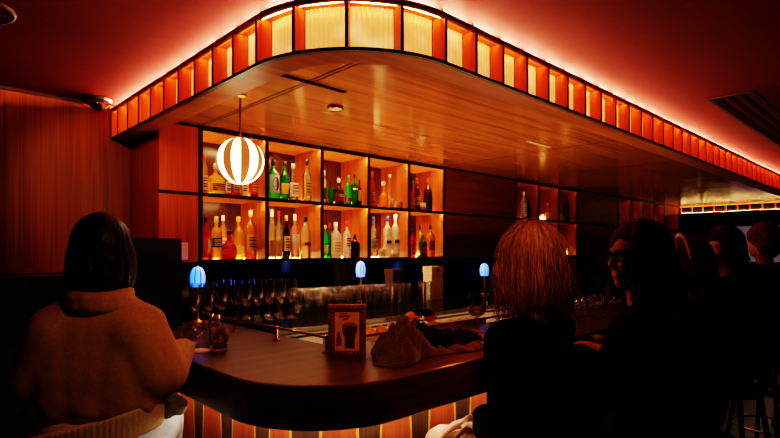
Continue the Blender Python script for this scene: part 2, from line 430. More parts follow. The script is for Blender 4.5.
# stations along the front
def station(k):
    """k<0: left run, 0..4: the round corner, >4: right run.  returns point, inward normal, tangent"""
    if k < 0: return Vector((CX-CR, CY-k*.190, 0)), Vector((1,0,0)), Vector((0,-1,0))
    if k <= 4:
        a = PI+PI/2*k/4; n = Vector((-cos(a),-sin(a),0))
        return Vector((CX+CR*cos(a), CY+CR*sin(a), 0)), n, Vector((-sin(a),cos(a),0))
    return Vector((CX+(k-4)*PITCH, CY-CR, 0)), Vector((0,1,0)), Vector((1,0,0))
KS = list(range(-9, 50))
stations = [station(k) for k in KS]
ends = [Vector((CX-CR, YW-.012, 0))]+[s[0] for s in stations]
def fin(p, n, t, w=.006):
    b = MB()
    def q(o, s, z): v = p+n*o+t*s; return (v.x, v.y, z)
    for o0, o1, mi in ((.0, .004, 1), (.004, D-.012, 0)):
        vs = [q(o0,-w,ZB+.012), q(o0,w,ZB+.012), q(o1,w,ZB+.012), q(o1,-w,ZB+.012), q(o0,-w,ZT-.012), q(o0,w,ZT-.012), q(o1,w,ZT-.012), q(o1,-w,ZT-.012)]
        b.add(vs, [(0,3,2,1),(4,5,6,7),(0,1,5,4),(1,2,6,5),(2,3,7,6),(3,0,4,7)], mi)
    # small standing block that props the ceiling gap over each fin
    o0, o1 = .02, .10
    vs = [q(o0,-w*.6,ZT), q(o0,w*.6,ZT), q(o1,w*.6,ZT), q(o1,-w*.6,ZT), q(o0,-w*.6,ZC-.001), q(o0,w*.6,ZC-.001), q(o1,w*.6,ZC-.001), q(o1,-w*.6,ZC-.001)]
    b.add(vs, [(0,3,2,1),(4,5,6,7),(0,1,5,4),(1,2,6,5),(2,3,7,6),(3,0,4,7)], 1)
    return b
fin(Vector((CX-CR, YW-.008, 0)), Vector((1,0,0)), Vector((0,-1,0))).build('divider', [M['fin_wood'], M['rail_trim']], can)
for p, n, t in stations: fin(p, n, t).build('divider', [M['fin_wood'], M['rail_trim']], can)
# ribbed panes between neighbouring fins
def pane(pa, na, pb_, nb, arc=None):
    b = MB(); N = 9; sub = 4; vs = []
    for i in range(N*sub+1):
        u = i/(N*sub)
        if arc is not None:
            a = arc[0]+(arc[1]-arc[0])*(.03+.94*u); n = Vector((-cos(a),-sin(a),0)); p = Vector((CX+CR*cos(a), CY+CR*sin(a), 0))
        else:
            p = pa.lerp(pb_, .035+.93*u); n = na
        d = D-.014+.009*abs(2*((u*N) % 1)-1)**2
        v = p+n*d; vs += [(v.x,v.y,ZB+.0165),(v.x,v.y,ZT-.012)]
    b.add(vs, [(2*i,2*i+2,2*i+3,2*i+1) for i in range(N*sub)], 0, True)
    return b
prev = (Vector((CX-CR, YW-.012, 0)), Vector((1,0,0)), None)
for k, (p, n, t) in zip(KS, stations):
    arc = (PI+PI/2*(k-1)/4, PI+PI/2*k/4) if 1 <= k <= 4 else None
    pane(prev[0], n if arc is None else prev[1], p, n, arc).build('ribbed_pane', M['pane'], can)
    prev = (p, n, t)
# warm light tape on the back of the top rail of each compartment
for (pa, na), (pb_, nb) in zip([(Vector((CX-CR,YW-.012,0)),Vector((1,0,0)))]+[(q[0],q[1]) for q in stations], [(q[0],q[1]) for q in stations]):
    b = MB(); u0, u1 = pa.lerp(pb_,.08), pa.lerp(pb_,.92); n = (na+nb).normalized()
    vs = [u0+n*.0165,u1+n*.0165]
    b.add([(vs[0].x,vs[0].y,ZT-.0185),(vs[1].x,vs[1].y,ZT-.0185),(vs[1].x,vs[1].y,ZT-.0125),(vs[0].x,vs[0].y,ZT-.0125)], [(0,1,2,3)]); b.build('light_tape', M['led_tape'], can)
# casing behind the panes and the roof of the canopy
sweep(canopy_path, D+.006, D+.03, ZB+.0165, ZT-.012).build('casing', M['dark_trim'], can)
# soffit: boarded ceiling of the canopy, polygon following the rounded ring
P = canopy_path(.135)
def soffit_poly(z):
    b = MB(); pts = [(x,y,z) for x,y in P]+[(XEND, YW, z)]
    b.add(pts, [list(range(len(pts)))[::-1]]); return b
soffit_poly(2.291).build('soffit', M['soffit_wood'], can)
pts = [(x,y,ZT-.0005) for x,y in canopy_path(.05)]+[(XEND, YW, ZT-.0005)]
MB().add(pts, [list(range(len(pts)))]).build('roof_board', M['dark_trim'], can)
for x in (1.405, 1.43, 3.74, 4.985, 6.395, 7.61, 9.49):
    MB().box(x-.004, x+.004, 1.30+.14, 3.2, 2.2895, 2.2908).build('soffit_joint', M['dark_trim'], can)
def fine_path(off):
    pts = canopy_path(off); out = []
    for (xa,ya),(xb,yb) in zip(pts, pts[1:]):
        m = max(1, int(math.hypot(xb-xa, yb-ya)/.2))
        out += [(xa+(xb-xa)*i/m, ya+(yb-ya)*i/m) for i in range(m)]
    return out+[pts[-1]]
sweep(fine_path, .062, .066, ZT+.0005, ZT+.010).build('light_strip', M['led_ceiling'], can)
# slot diffusers and downlight let into the soffit
def slot(x0, x1, mat, lab, y=2.03):
    t = thing('slot_diffuser', lab, 'vent', ((x0+x1)/2, y, 2.289))
    b = MB(); b.box(x0,x1,y-.012,y-.004,2.284,2.2895); b.box(x0,x1,y+.004,y+.012,2.284,2.2895); b.build('frame', M[mat], t)
    MB().box(x0+.002,x1-.002,y-.004,y+.004,2.2872,2.2895).build('slot', M['black'], t)
    b = MB()
    for i in range(int((x1-x0)/.035)): b.box(x0+.03+i*.035, x0+.036+i*.035, y-.004,y+.004,2.2855,2.287)
    b.build('blades', M[mat], t)
slot(1.21, 1.63, 'dark_trim', 'dark slotted air diffuser in the canopy underside near its rounded corner')
slot(3.30, 3.62, 'paper', 'thin pale slot diffuser in the canopy underside far from the rounded corner')
dl = thing('downlight', 'small round unlit puck downlight on the glossy canopy underside', 'light', (1.755,2.27,2.289))
MB().lathe([(.0,-.018),(.030,-.018),(.032,-.016)], (1.755,2.27,2.289)).build('lens', M['plastic'], dl)
MB().lathe([(.032,-.016),(.040,-.020),(.044,-.014),(.044,0)], (1.755,2.27,2.289)).build('rim', M['copper'], dl)

# far transom closing the end of the canopy
tr = thing('transom', 'row of small dark glass panes with orange dividers closing the far canopy end', 'transom', (XEND+.02,2.3,2.165))
MB().box(XEND,XEND+.05,1.30,3.2,2.155,2.17).build('bottom_rail', M['rail_trim'], tr)
MB().box(XEND+.028,XEND+.034,1.3,3.2,2.17,2.275).build('pane', M['mirror_dark'], tr)
y = 3.17
while y > 1.32:
    MB().box(XEND,XEND+.028,y-.009,y+.009,2.17,2.275).build('divider', M['fin_wood'], tr); y -= .172
MB().box(XEND-.01,XEND+.05,1.30,3.2,2.275,2.2895).build('top_rail', M['fin_wood'], tr)
MB().box(XEND-.016,XEND-.011,1.32,3.18,2.276,2.286).build('light_strip', M['led_far'], tr)
MB().box(XEND+.004,XEND+.024,1.32,3.18,2.1702,2.1708).build('light_strip', M['led_shelf'], tr)  # hidden lower strip, added to brighten the dividers

# ------------------------------------------------------------------ ceiling fittings
cv = thing('ceiling_vent', 'long dark linear air vent with three slots in the red ceiling at right', 'vent', (4.9,.87,ZC))
b = MB(); x0,x1,y0,y1 = 3.64,6.6,.74,.985
b.box(x0,x1,y0,y0+.02,ZC-.006,ZC); b.box(x0,x1,y1-.02,y1,ZC-.006,ZC); b.box(x0,x0+.02,y0+.02,y1-.02,ZC-.006,ZC); b.box(x1-.02,x1,y0+.02,y1-.02,ZC-.006,ZC)
b.build('frame', M['dark_wall'], cv)
MB().box(x0+.02,x1-.02,y0+.02,y1-.02,ZC-.0012,ZC-.0002).build('backing', M['ceiling'], cv)
for i in range(3):
    yy = y0+.055+i*.062
    MB().box(x0+.05,x1-.05,yy,yy+.03,ZC-.004,ZC-.0013).build('slot', M['plainblack'], cv)
sp = thing('ceiling_speaker', 'round dark speaker grille with thin rim set in ceiling at top left', 'speaker', (.22,2.56,ZC))
MB().lathe([(.0,-.006),(.125,-.006)], (.22,2.56,ZC), 32).build('grille', M['ceiling'], sp)
MB().lathe([(.125,-.004),(.130,-.012),(.142,-.010),(.146,0)], (.22,2.56,ZC), 32).build('rim', M['dark_wall'], sp)
dc = thing('dome_camera', 'small dark dome security camera on ceiling beside the canopy end', 'camera', (.92,3.56,ZC))
MB().lathe([(.075,0),(.078,-.012),(.066,-.026)], (.92,3.56,ZC)).build('base_ring', M['black'], dc)
MB().lathe([(.066,-.026),(.052,-.032),(.050,-.036)], (.92,3.56,ZC)).build('collar', M['steel'], dc)
b = MB(); b.lathe([(.050*cos(i*PI/16), -.034-.046*sin(i*PI/16)) for i in range(9)], (.92,3.56,ZC)); b.build('dome', M['chrome_dark'], dc)

# ------------------------------------------------------------------ bottle shelves and cupboards on the bar wall
YF, YBK = 3.2, 3.56
ZL, ZM, ZTOP = 1.43, 1.857, 2.285
def shelf_unit(x0, n, label, led, rows=(0,1)):
    w = .47; x1 = x0+n*w
    t = thing('bottle_shelf', label, 'shelf', ((x0+x1)/2, YF, ZL))
    z0 = ZL
    MB().box(x0,x1,YBK,YBK+.02,z0,ZTOP).build('back_panel', M['shelf_back'], t)
    for i in range(n+1):
        x = x0+i*w
        MB().box(x-.009,x+.009,YF+.012,YBK-.001,z0+.012,ZTOP-.012).build('divider', M['shelf_wood'], t)
    b = MB()
    for i in range(n+1): b.box(x0+i*w-.012,x0+i*w+.012,YF,YF+.0115,z0,ZTOP)
    for z in (z0, ZM-.012, ZTOP-.024): b.box(x0-.012,x1+.012,YF-.001,YF+.011,z,z+.024 if z != z0 else z+.016)
    b.build('face_frame', M['dark_trim'], t)
    for i in range(n):
        xa, xb = x0+i*w+.0095, x0+(i+1)*w-.0095
        for z in (z0, ZM-.009, ZTOP-.02):
            MB().box(xa,xb,YF+.012,YBK-.001,z,z+.014 if z < ZTOP-.03 else ZTOP-.003).build('shelf_board', M['shelf_wood_lit'], t)
        for z in (ZM-.0095, ZTOP-.0205):
            MB().box(xa+.004,xb-.004,YF+.0122,YF+.0165,z-.0008,z).build('light_strip', M[led.replace('led_','front_')], t)  # added front strip behind the face frame, brightens the bottles
        for z in (z0+.014, ZM+.005):
            MB().box(xa+.01,xb-.01,3.455,3.475,z+.0005,z+.006).build('light_strip', M[led], t)
    return t
shelf_unit(1.411, 5, 'bright two-row backlit bottle shelf of ten compartments nearest the rounded canopy corner', 'led_shelf')
shelf_unit(4.98, 3, 'dim two-row bottle shelf with candle glow behind the blond woman', 'led_far_shelf')
shelf_unit(7.61, 4, 'dim narrow-looking far bottle shelf at the end of the bar wall', 'led_far_shelf')
def cupboard(x0, x1, label, mat, top=ZTOP, card=False):
    t = thing('wall_cupboard', label, 'cupboard', ((x0+x1)/2, YF, ZL))
    MB().box(x0+.002,x1-.002,YF+.014,YW-.002,ZL,top).build('carcass', M[mat], t)
    MB().box(x0+.003,x1-.003,YF+.010,YF+.0138,ZM-.0118,ZM+.0118).build('joint', M['dark_trim'], t)
    zs = [(ZM+.012, top-.008), (ZL+.004, ZM-.012)]
    for z0, z1 in zs: MB().bbox(x0+.004,x1-.004,YF,YF+.0135,z0,z1,.002).build('door', M[mat], t)
    return t
cupboard(1.15, 1.398, 'narrow reddish wooden wall cupboard between panelled wall and bright bottle shelf', 'cab_wood', 2.28)
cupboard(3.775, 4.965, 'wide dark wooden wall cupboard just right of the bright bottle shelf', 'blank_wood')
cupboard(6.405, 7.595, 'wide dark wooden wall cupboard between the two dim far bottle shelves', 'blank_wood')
cupboard(9.505, 10.195, 'far wooden wall cupboard lit orange under the transom end', 'cab_wood')
o = MB().box(1.268,1.328,YF-.003,YF-.0005,1.447,1.553).build('notice_card', M['card'])
tag(o, 'small plain pink card stuck low on the narrow reddish cupboard', 'card')

# ------------------------------------------------------------------ bottles
BM = {}
def bglass(c):
    if c not in BM: BM[c] = tinted('bottle_'+c, {'amber':(.95,.42,.06),'gold':(1,.62,.14),'clear':(.95,.85,.68),'green':(.04,.42,.06),'bright':(.10,.75,.10),
        'brown':(.16,.05,.02),'black':(.015,.012,.010),'red':(.65,.06,.02),'wine':(.03,.035,.018),'frost':(.95,.90,.86),'teal':(.12,.35,.24),'pinkish':(.95,.62,.45)}[c],
        {'clear':.72,'frost':.15,'black':.05,'gold':.5,'amber':.5,'pinkish':.6,'green':.45,'bright':.4,'red':.4}.get(c, .3))
    return BM[c]
CMT = {}
def cmat(c):
    if c not in CMT: CMT[c] = simple('print_'+c, {'white':(.85,.78,.66),'cream':(.8,.6,.36),'black':(.012,.01,.01),'red':(.6,.04,.02),'blue':(.05,.09,.5),'silver':(.6,.58,.55),
        'yellow':(.85,.5,.08),'green':(.03,.22,.08),'tan':(.55,.3,.12),'paleblue':(.35,.55,.6),'cork':(.6,.36,.16),'darkbrown':(.10,.035,.015)}[c], .45, .1)
    return CMT[c]
PROF = {
 # relative body radius vs relative height
 'spirit': [(.0,0),(.93,0),(1,.015),(1,.60),(.92,.66),(.62,.72),(.36,.76),(.32,.80),(.32,.90)],
 'wine':   [(.0,0),(.94,0),(1,.012),(1,.56),(.93,.63),(.66,.70),(.42,.76),(.37,.82),(.36,.92)],
 'tall':   [(.0,0),(.95,0),(1,.01),(1,.66),(.86,.71),(.5,.76),(.38,.80),(.36,.91)],
 'round':  [(.0,0),(.80,0),(.95,.04),(1,.16),(1,.34),(.88,.46),(.55,.55),(.30,.61),(.25,.70),(.25,.86)],
 'decant': [(.0,0),(.95,0),(1,.02),(1,.50),(.94,.57),(.70,.62),(.36,.66),(.22,.71),(.22,.84)],
 'cone':   [(.0,0),(.95,0),(1,.015),(.95,.30),(.72,.40),(.46,.52),(.34,.66),(.30,.80),(.30,.92)],
 'jar':    [(.0,0),(.9,0),(1,.06),(1,.86),(.93,.94),(.93,1)],
}
placed = []
def bottle(row, x, r, h, shape, gl, lab, cap, label, sq=2., band=(.12,.48), emblem=None, y=None, grp='bottles on the bright shelf'):
    zf = {'u': ZM+.0052, 'l': ZL+.0142}[row]
    h = min(h, .372 if row == 'u' else .376)
    ys = [y] if y else [3.262, 3.30, 3.34, 3.38, 3.415]
    for yy in ys:
        xx = x*yy/3.31; rr = r*yy/3.31
        if yy-rr*1.08 < YF+.016: continue
        if all(q[0] != row or math.hypot(q[1]-xx, q[2]-yy) > (q[3]+rr)*(1.1 if sq > 2 or q[4] > 2 else 1.02)+.001 for q in placed): break
    for i in range(14):
        e = 1.411+.47*i
        if abs(xx-e) < rr+.012: xx = e+(rr+.012)*(1 if xx > e else -1)
    placed.append((row, xx, yy, rr, sq))
    c = (xx, yy, zf)
    t = thing('bottle', label, 'bottle', c, 0, grp) if shape != 'jar' else thing('small_glass', label, 'glass', c, 0, 'small glasses on the bright shelf')
    ca = random.uniform(-.25, .25)
    if lab and not emblem and lab not in ('black',) and random.random() < .6: emblem = ('lines', 'darkbrown' if lab not in ('darkbrown','red') else 'tan')
    prof = [(a*rr*(.93 if sq > 2 else 1), z*h) for a, z in PROF[shape]]
    b = MB(); b.lathe(prof, c, 20, 0, sq); b.build('body', bglass(gl), t)
    nr, nz = prof[-1]
    if cap and shape != 'jar':
        b = MB()
        if cap == 'silver' or shape in ('round','decant'):
            b.lathe([(nr,nz-.004),(nr*1.25,nz),(nr*1.5,nz+.3*(h-nz)),(nr*1.5,nz+.7*(h-nz)),(nr*.9,h),(0,h)], c, 16)
        else:
            k = 1.12; z0 = nz-.04*h
            b.lathe([(nr,z0-.001),(nr*k,z0),(nr*k,h-.003),(nr*k*.85,h),(0,h)], c, 16)
        b.build('cap', cmat(cap), t)
    if lab:
        a0, a1 = (-PI/2-1.15+ca*.4, -PI/2+1.15+ca*.4)
        b = MB(); z0, z1 = band[0]*h, band[1]*h
        R = rr*(.93 if sq > 2 else 1)+.0012
        if shape == 'round': z1 = .34*h; z0 = max(z0, .17*h)
        b.lathe([(R,z0),(R,z1)], c, 14, 0, sq, a0, a1)
        if emblem:
            kind, ec = emblem
            zm, eh = (z0+z1)/2, (z1-z0)
            R2 = R+.0009
            n = 14; vs = []
            def onlab(u, w):  # u angle, w height
                a = -PI/2+u; cq, sq_ = cos(a), sin(a); k = 1. if sq == 2 else (abs(cq)**sq+abs(sq_)**sq)**(-1./sq)
                return (c[0]+R2*k*cq, c[1]+R2*k*sq_, c[2]+w)
            if kind == 'disc': vs = [onlab(.62*cos(2*PI*i/n), zm+.38*eh*sin(2*PI*i/n)) for i in range(n)]
            if kind == 'ring': 
                vs = [onlab(.62*cos(2*PI*i/n), zm+.38*eh*sin(2*PI*i/n)) for i in range(n)]
            if kind == 'shield': vs = [onlab(u, zm+w*eh) for u, w in ((-.6,.38),(.6,.38),(.6,.0),(.35,-.28),(0,-.42),(-.35,-.28),(-.6,.0))]
            if kind == 'diamond': vs = [onlab(u, zm+w*eh) for u, w in ((-.95,0),(0,.5),(.95,0),(0,-.5))]
            if kind == 'band': vs = [onlab(-.9+1.8*i/8, zm+.20*eh) for i in range(9)]+[onlab(.9-1.8*i/8, zm-.05*eh) for i in range(9)]
            if kind == 'lines':
                for q in (.30,.12,-.1,-.26): b.add([onlab(-.7+1.4*i/6, zm+q*eh+.004) for i in range(7)]+[onlab(.7-1.4*i/6, zm+q*eh-.004) for i in range(7)], [list(range(14))[::-1]], 1)
            if vs: b.add(vs, [list(range(len(vs)))], 1)
        b.build('label', [cmat(lab), cmat(emblem[1] if emblem else lab)], t)
    if shape == 'jar':
        MB().lathe([(0,.15*h),(rr*.9,.15*h),(rr*.9,.62*h),(0,.62*h)], c, 16).build('filling', cmat('cream'), t)
    return t
U, L_ = 'u', 'l'
B = [
 # upper row, first compartment (behind the striped globe)
 (U,1.481,.0212,.259,'tall','gold','cream','red','slim gold bottle with cream label at far left of top row'),
 (U,1.560,.0600,.224,'decant','gold','yellow','silver','big squat square golden decanter left of the striped globe',3.2,(.12,.42)),
 (U,1.645,.0202,.200,'spirit','clear','white','white','small clear bottle with white label under the striped globe left side'),
 (U,1.705,.0256,.235,'spirit','red','tan','black','red bottle with tan label low behind the striped globe'),
 (U,1.768,.0173,.235,'tall','frost','white','white','slim white bottle right under the striped globe'),
 (U,1.838,.0300,.250,'spirit','red','red','black','deep red bottle right of the striped globe'),
 # second compartment
 (U,1.995,.0445,.292,'spirit','bright','paleblue','black','green bottle with pale blue label and dark oval picture',2.6,(.18,.62),('disc','darkbrown')),
 (U,2.091,.0349,.300,'wine','green','yellow','black','dark green wine bottle with yellow and red label',2.,(.2,.45),('shield','red')),
 (U,2.165,.0390,.278,'cone','clear','white','white','clear cone-necked bottle with white stopper on top row'),
 (U,2.288,.0342,.324,'spirit','clear','tan','black','tall clear bottle with tan label and black cap on top row',2.,(.15,.5),('lines','darkbrown')),
 # third
 (U,2.451,.0234,.257,'spirit','clear','green','white','slim clear bottle with green label at third compartment edge'),
 (U,2.515,.0197,.180,'spirit','green',None,'black','short dark green bottle behind the brown square one'),
 (U,2.590,.0440,.220,'decant','brown','darkbrown','silver','dark brown square bottle with silver stopper',3.2,(.1,.45)),
 (U,2.690,.0264,.242,'spirit','bright','yellow','green','bright green bottle with small yellow label',2.,(.12,.28)),
 (U,2.755,.0267,.265,'spirit','green','white','black','dark green bottle with white neck band beside bright green one',2.,(.5,.54)),
 (U,2.809,.0200,.221,'spirit','brown','tan','black','thin brown bottle with tan label at third compartment right end',2.,(.2,.6),('shield','red')),
 # fourth
 (U,2.954,.0212,.302,'tall','red','darkbrown','red','dark red tall bottle at left of fourth top compartment'),
 (U,3.081,.0476,.237,'round','amber',None,'silver','round amber flask with silver stopper on top row'),
 (U,3.156,.0240,.314,'cone','clear',None,'silver','slender clear bottle with long neck behind amber flask'),
 (U,3.181,.0189,.093,'jar','frost',None,None,'small white glass beside the amber flask'),
 (U,3.262,.0380,.070,'jar','pinkish',None,None,'low wide clear glass dish at right of fourth compartment'),
 # fifth
 (U,3.449,.0183,.265,'spirit','red','darkbrown','green','slim dark red bottle with green cap in fifth top compartment'),
 (U,3.500,.0294,.294,'spirit','brown','darkbrown','red','brown bottle with red cap in fifth top compartment'),
 (U,3.574,.0340,.078,'jar','frost',None,None,'short white glass jar between brown bottles at top right'),
 (U,3.650,.0400,.321,'spirit','brown','black','red','square dark whiskey bottle with red and black cap at top right',3.,(.12,.5)),
 # lower row
 (L_,1.491,.0311,.279,'spirit','red','red','black','red bottle with round yellow emblem at lower left corner',2.,(.1,.55),('disc','yellow')),
 (L_,1.564,.0382,.282,'spirit','gold','black','cork','golden bottle with black printed label in lower first compartment',2.,(.28,.5),('lines','tan')),
 (L_,1.612,.0278,.304,'tall','gold','cream','white','tall pale golden bottle behind black-labelled one'),
 (L_,1.668,.0200,.232,'spirit','amber','white','black','short amber bottle with small white label'),
 (L_,1.655,.0508,.198,'round','red','red','black','round red-brown bottle with green shield emblem',2.,(.1,.5),('shield','green')),
 (L_,1.724,.0342,.299,'wine','gold','cream','yellow','tall yellow bottle with yellow foil neck in lower first compartment',2.,(.1,.3)),
 (L_,1.815,.0400,.335,'spirit','amber','tan','cork','clear amber bottle with ball stopper and dark lettering',2.,(.18,.5),('lines','darkbrown')),
 (L_,1.984,.0320,.348,'spirit','clear','tan','white','clear bottle with tan label and dark banded white cap',2.6,(.06,.38)),
 (L_,2.041,.0273,.349,'spirit','clear','tan','red','clear bottle with tan label and red banded cap',2.6,(.06,.38)),
 (L_,2.104,.0276,.313,'wine','wine','white','cork','dark wine bottle with tall white label',2.,(.18,.52)),
 (L_,2.178,.0335,.324,'spirit','pinkish','white','white','pinkish clear bottle with white label and red emblem',2.,(.2,.55),('diamond','red')),
 (L_,2.274,.0400,.317,'spirit','clear','tan','black','broad clear bottle with narrow tan band and black cap',2.8,(.3,.38)),
 (L_,2.459,.0215,.256,'spirit','bright','white','silver','small bright green bottle with white label in lower third compartment',2.,(.15,.4)),
 (L_,2.500,.0157,.276,'spirit','green',None,'red','slim green bottle with red cap in lower third compartment'),
 (L_,2.560,.0440,.286,'spirit','frost','white','white','broad white square bottle with white cap',3.2,(.1,.5),('lines','tan')),
 (L_,2.675,.0337,.291,'spirit','frost','white','red','white bottle with red cap beside black bottle',2.,(.25,.6)),
 (L_,2.758,.0400,.188,'spirit','black','black','black','short black bottle with tan diamond label',2.8,(.05,.6),('diamond','tan')),
 (L_,2.967,.0310,.345,'spirit','clear','paleblue','blue','clear bottle with blue cap at left of lower fourth compartment',2.,(.2,.45)),
 (L_,3.058,.0290,.075,'jar','frost',None,None,'short frosted tumbler beside the blue-capped bottles'),
 (L_,3.127,.0370,.356,'tall','frost','white','blue','frosted bottle with blue cap in lower fourth compartment',2.,(.2,.5),('band','blue')),
 (L_,3.225,.0360,.376,'tall','frost','white','white','tallest frosted bottle with blue band and white cap',2.,(.2,.5),('band','blue')),
 (L_,3.447,.0260,.250,'spirit','red','darkbrown','black','dark red bottle at left of lower fifth compartment'),
 (L_,3.545,.0380,.297,'spirit','amber','tan','black','orange whiskey bottle with black cap behind green one'),
 (L_,3.580,.0400,.210,'spirit','teal','darkbrown','green','short dark green bottle in front at lower fifth compartment'),
 (L_,3.690,.0420,.302,'spirit','amber','darkbrown','black','brown-amber bottle at right end of lower fifth compartment',2.,(.2,.5),('shield','tan')),
]
B = B[:]
order = sorted(B, key=lambda q: q[3])      # short ones stand in front
for q in order:
    q = list(q)+[2., (.12,.48), None][len(q)-9:]
    bottle(q[0], q[1], q[2], q[3], q[4], q[5], q[6], q[7], q[8], q[9], q[10], q[11])
FB = [
 (U,5.25,.0374,.316,'spirit','frost','white','white','white-labelled bottle at left of the dim far shelf'),
 (U,5.385,.0351,.240,'spirit','black','black','black','black bottle beside white one on the dim far shelf'),
 (U,5.60,.0243,.342,'tall','clear','white','white','tall clear bottle in middle of the dim far shelf'),
 (U,5.84,.0332,.223,'spirit','amber','yellow','cork','amber bottle beside the candle glass on the dim far shelf'),
 (U,6.30,.0400,.333,'spirit','teal','green','black','tall teal bottle at right of the dim far shelf'),
 (U,6.15,.0256,.207,'spirit','clear','tan','red','small red-capped bottle beside the teal bottle'),
 (U,7.85,.040,.31,'spirit','clear','tan','white','clear bottle at left end of the farthest shelf'),
 (U,8.32,.045,.34,'spirit','amber','tan','white','amber bottle second from left on the farthest shelf'),
 (U,8.80,.045,.33,'spirit','pinkish','cream','black','pinkish bottle third along the farthest shelf'),
 (U,9.30,.05,.34,'spirit','gold','white','white','bright gold bottle at right end of the farthest shelf'),
]
for q in FB: bottle(q[0], q[1], q[2], q[3], q[4], q[5], q[6], q[7], q[8], grp='bottles on the dim far shelves')
def candle(x, z, lab):
    t = thing('candle_glass', lab, 'candle', (x,3.30,z))
    MB().lathe([(0,0),(.034,0),(.037,.004),(.040,.085)], (x,3.30,z), 16).build('cup', bglass('clear'), t)
    MB().lathe([(0,.004),(.033,.004),(.034,.05),(0,.05)], (x,3.30,z), 16).build('wax', emit('wax', (1,.5,.16), 2.2), t)
    MB().lathe([(0,.05),(.006,.056),(.004,.068),(0,.078)], (x,3.30,z), 8).build('flame', emit('flame', (1,.62,.2), 14), t)
candle(5.70, ZM+.0052, 'lit candle glass on upper board of the dim far shelf')
candle(6.26, ZL+.0142, 'lit candle glass on lower board of the dim far shelf')

# ------------------------------------------------------------------ bar counter
KX, KY, KR = 1.25, 1.675, .41
def bar_path(off, n=28, yend=3.16, xend=9.6):
    r = KR-off; pts = [(KX-KR+off, yend)]
    if r > .01:
        for i in range(n+1):
            a = PI+PI/2*i/n
            pts.append((KX+r*cos(a), KY+r*sin(a)))
    else: pts += [(KX-KR+off, KY-KR+off)]*(n+1)
    pts.append((xend, KY-KR+off)); return pts
ZK = 1.07
ct = thing('bar_counter', 'dark glossy wooden bar counter with rounded corner and wedge-patterned front', 'bar counter', (.9,1.7,0))
# worktop: profile with eased edges
b = MB()
W = .61
prof = [(.30,.9235),(.008,.9235),(.001,.929),(0,.935),(0,1.060),(.003,1.067),(.010,1.070),(W-.01,1.070),(W,1.064),(W,1.02),(W-.05,1.02)]
rows = [[(x,y,z) for x,y in bar_path(o)] for o, z in prof]
n = len(rows[0])
for j in range(len(rows)-1):
    vs = rows[j]+rows[j+1]
    b.add(vs, [(i+1,i,n+i,n+i+1) for i in range(n-1)], 0 if 5 <= j <= 7 else 1, False)
for kk in (0,):
    b.add([r[kk] for r in rows], [list(range(len(rows)))], 1)
b.build('worktop', [M['counter'], M['apron']], ct)
# wedge pattern front
b = MB()
def along(s, off):
    """point at arc length s along the bar front, s=0 at the start of the corner, negative = left leg"""
    r = KR-off; La = r*PI/2
    if s < 0: return (KX-r, KY-s)
    if s < La: a = PI+s/r; return (KX+r*cos(a), KY+r*sin(a))
    return (KX+s-La, KY-r)
OFF = .17; per = .118; s = -1.4; zt, zb = .9235, .12
def quad(sa0, sa1, sb0, sb1, mi, lift=0.):
    nsub = 6
    for i in range(nsub):
        u0, u1 = i/nsub, (i+1)/nsub
        p = [along(sa0+(sa1-sa0)*u0, OFF-lift), along(sa0+(sa1-sa0)*u1, OFF-lift), along(sb0+(sb1-sb0)*u1, OFF-lift), along(sb0+(sb1-sb0)*u0, OFF-lift)]
        b.add([(*p[0],zt),(*p[1],zt),(*p[2],zb),(*p[3],zb)], [(3,2,1,0)], mi)
g = .0105
centres = [-.639-.274*k for k in range(3, 0, -1)]+[-.639,-.365,-.079,.147,.396]+[.665+.272*k for k in range(28)]
for c, nx in zip(centres, centres[1:]):
    # dark inverted wedge narrowing downwards, red wedge widening downwards, gold strip on both joints
    ht, hb = .061, .008
    quad(c-ht+g/2, c+ht-g/2, c-hb+.001, c+hb-.001, 1)
    quad(c+ht-g/2, c+ht+g/2, c+hb-.001, c+hb+g, 2, .001)
    quad(c-ht-g/2, c-ht+g/2, c-hb-g, c-hb+.001, 2, .001)
    quad(c+ht+g/2, nx-ht-g/2, c+hb+g, nx-hb-g, 0)
b.build('front_panel', [M['red_wedge'], M['dark_wedge'], M['gold']], ct)
def pbar(off): return bar_path(off, xend=9.4)
sweep(pbar, .20, .56, 0.0, .1).build('plinth', M['black'], ct)
sweep(pbar, .195, .215, .1, .92).build('core', M['black'], ct)
sweep(pbar, .545, .565, .1, .92).build('bartender_side', M['black'], ct)
def fine_bar(off):
    pts = pbar(off); out = []
    for (xa,ya),(xb,yb) in zip(pts, pts[1:]):
        m = max(1, int(math.hypot(xb-xa, yb-ya)/.2))
        out += [(xa+(xb-xa)*i/m, ya+(yb-ya)*i/m) for i in range(m)]
    return out+[pts[-1]]
sweep(fine_bar, .075, .090, .910, .9225).build('light_strip', M['led_counter'], ct)
sweep(pbar, .615, .80, .955, .97).build('work_ledge', M['blackgloss'], ct)
# low rail along the inner edge of the counter
rl = thing('counter_rail', 'thin copper glass rail on short posts along the counter inner edge', 'rail', (1.33,1.7,ZK))
b = MB(); b.tube([(1.33,3.05,1.135),(1.33,1.76,1.135),(1.345,1.715,1.135),(1.39,1.70,1.135),(7.5,1.70,1.135)], .006, 8); b.build('bar', M['copper'], rl)
for x, y in [(1.33,2.98),(1.33,2.59),(1.33,2.18),(1.33,1.78)]+[(1.42+.42*i,1.70) for i in range(1,14)]:
    MB().lathe([(.020,0),(.020,.003),(.009,.006),(.0075,.012),(.0075,.058),(.011,.062),(.011,.073),(0,.075)], (x,y,ZK), 12).build('post', M['copper'], rl)

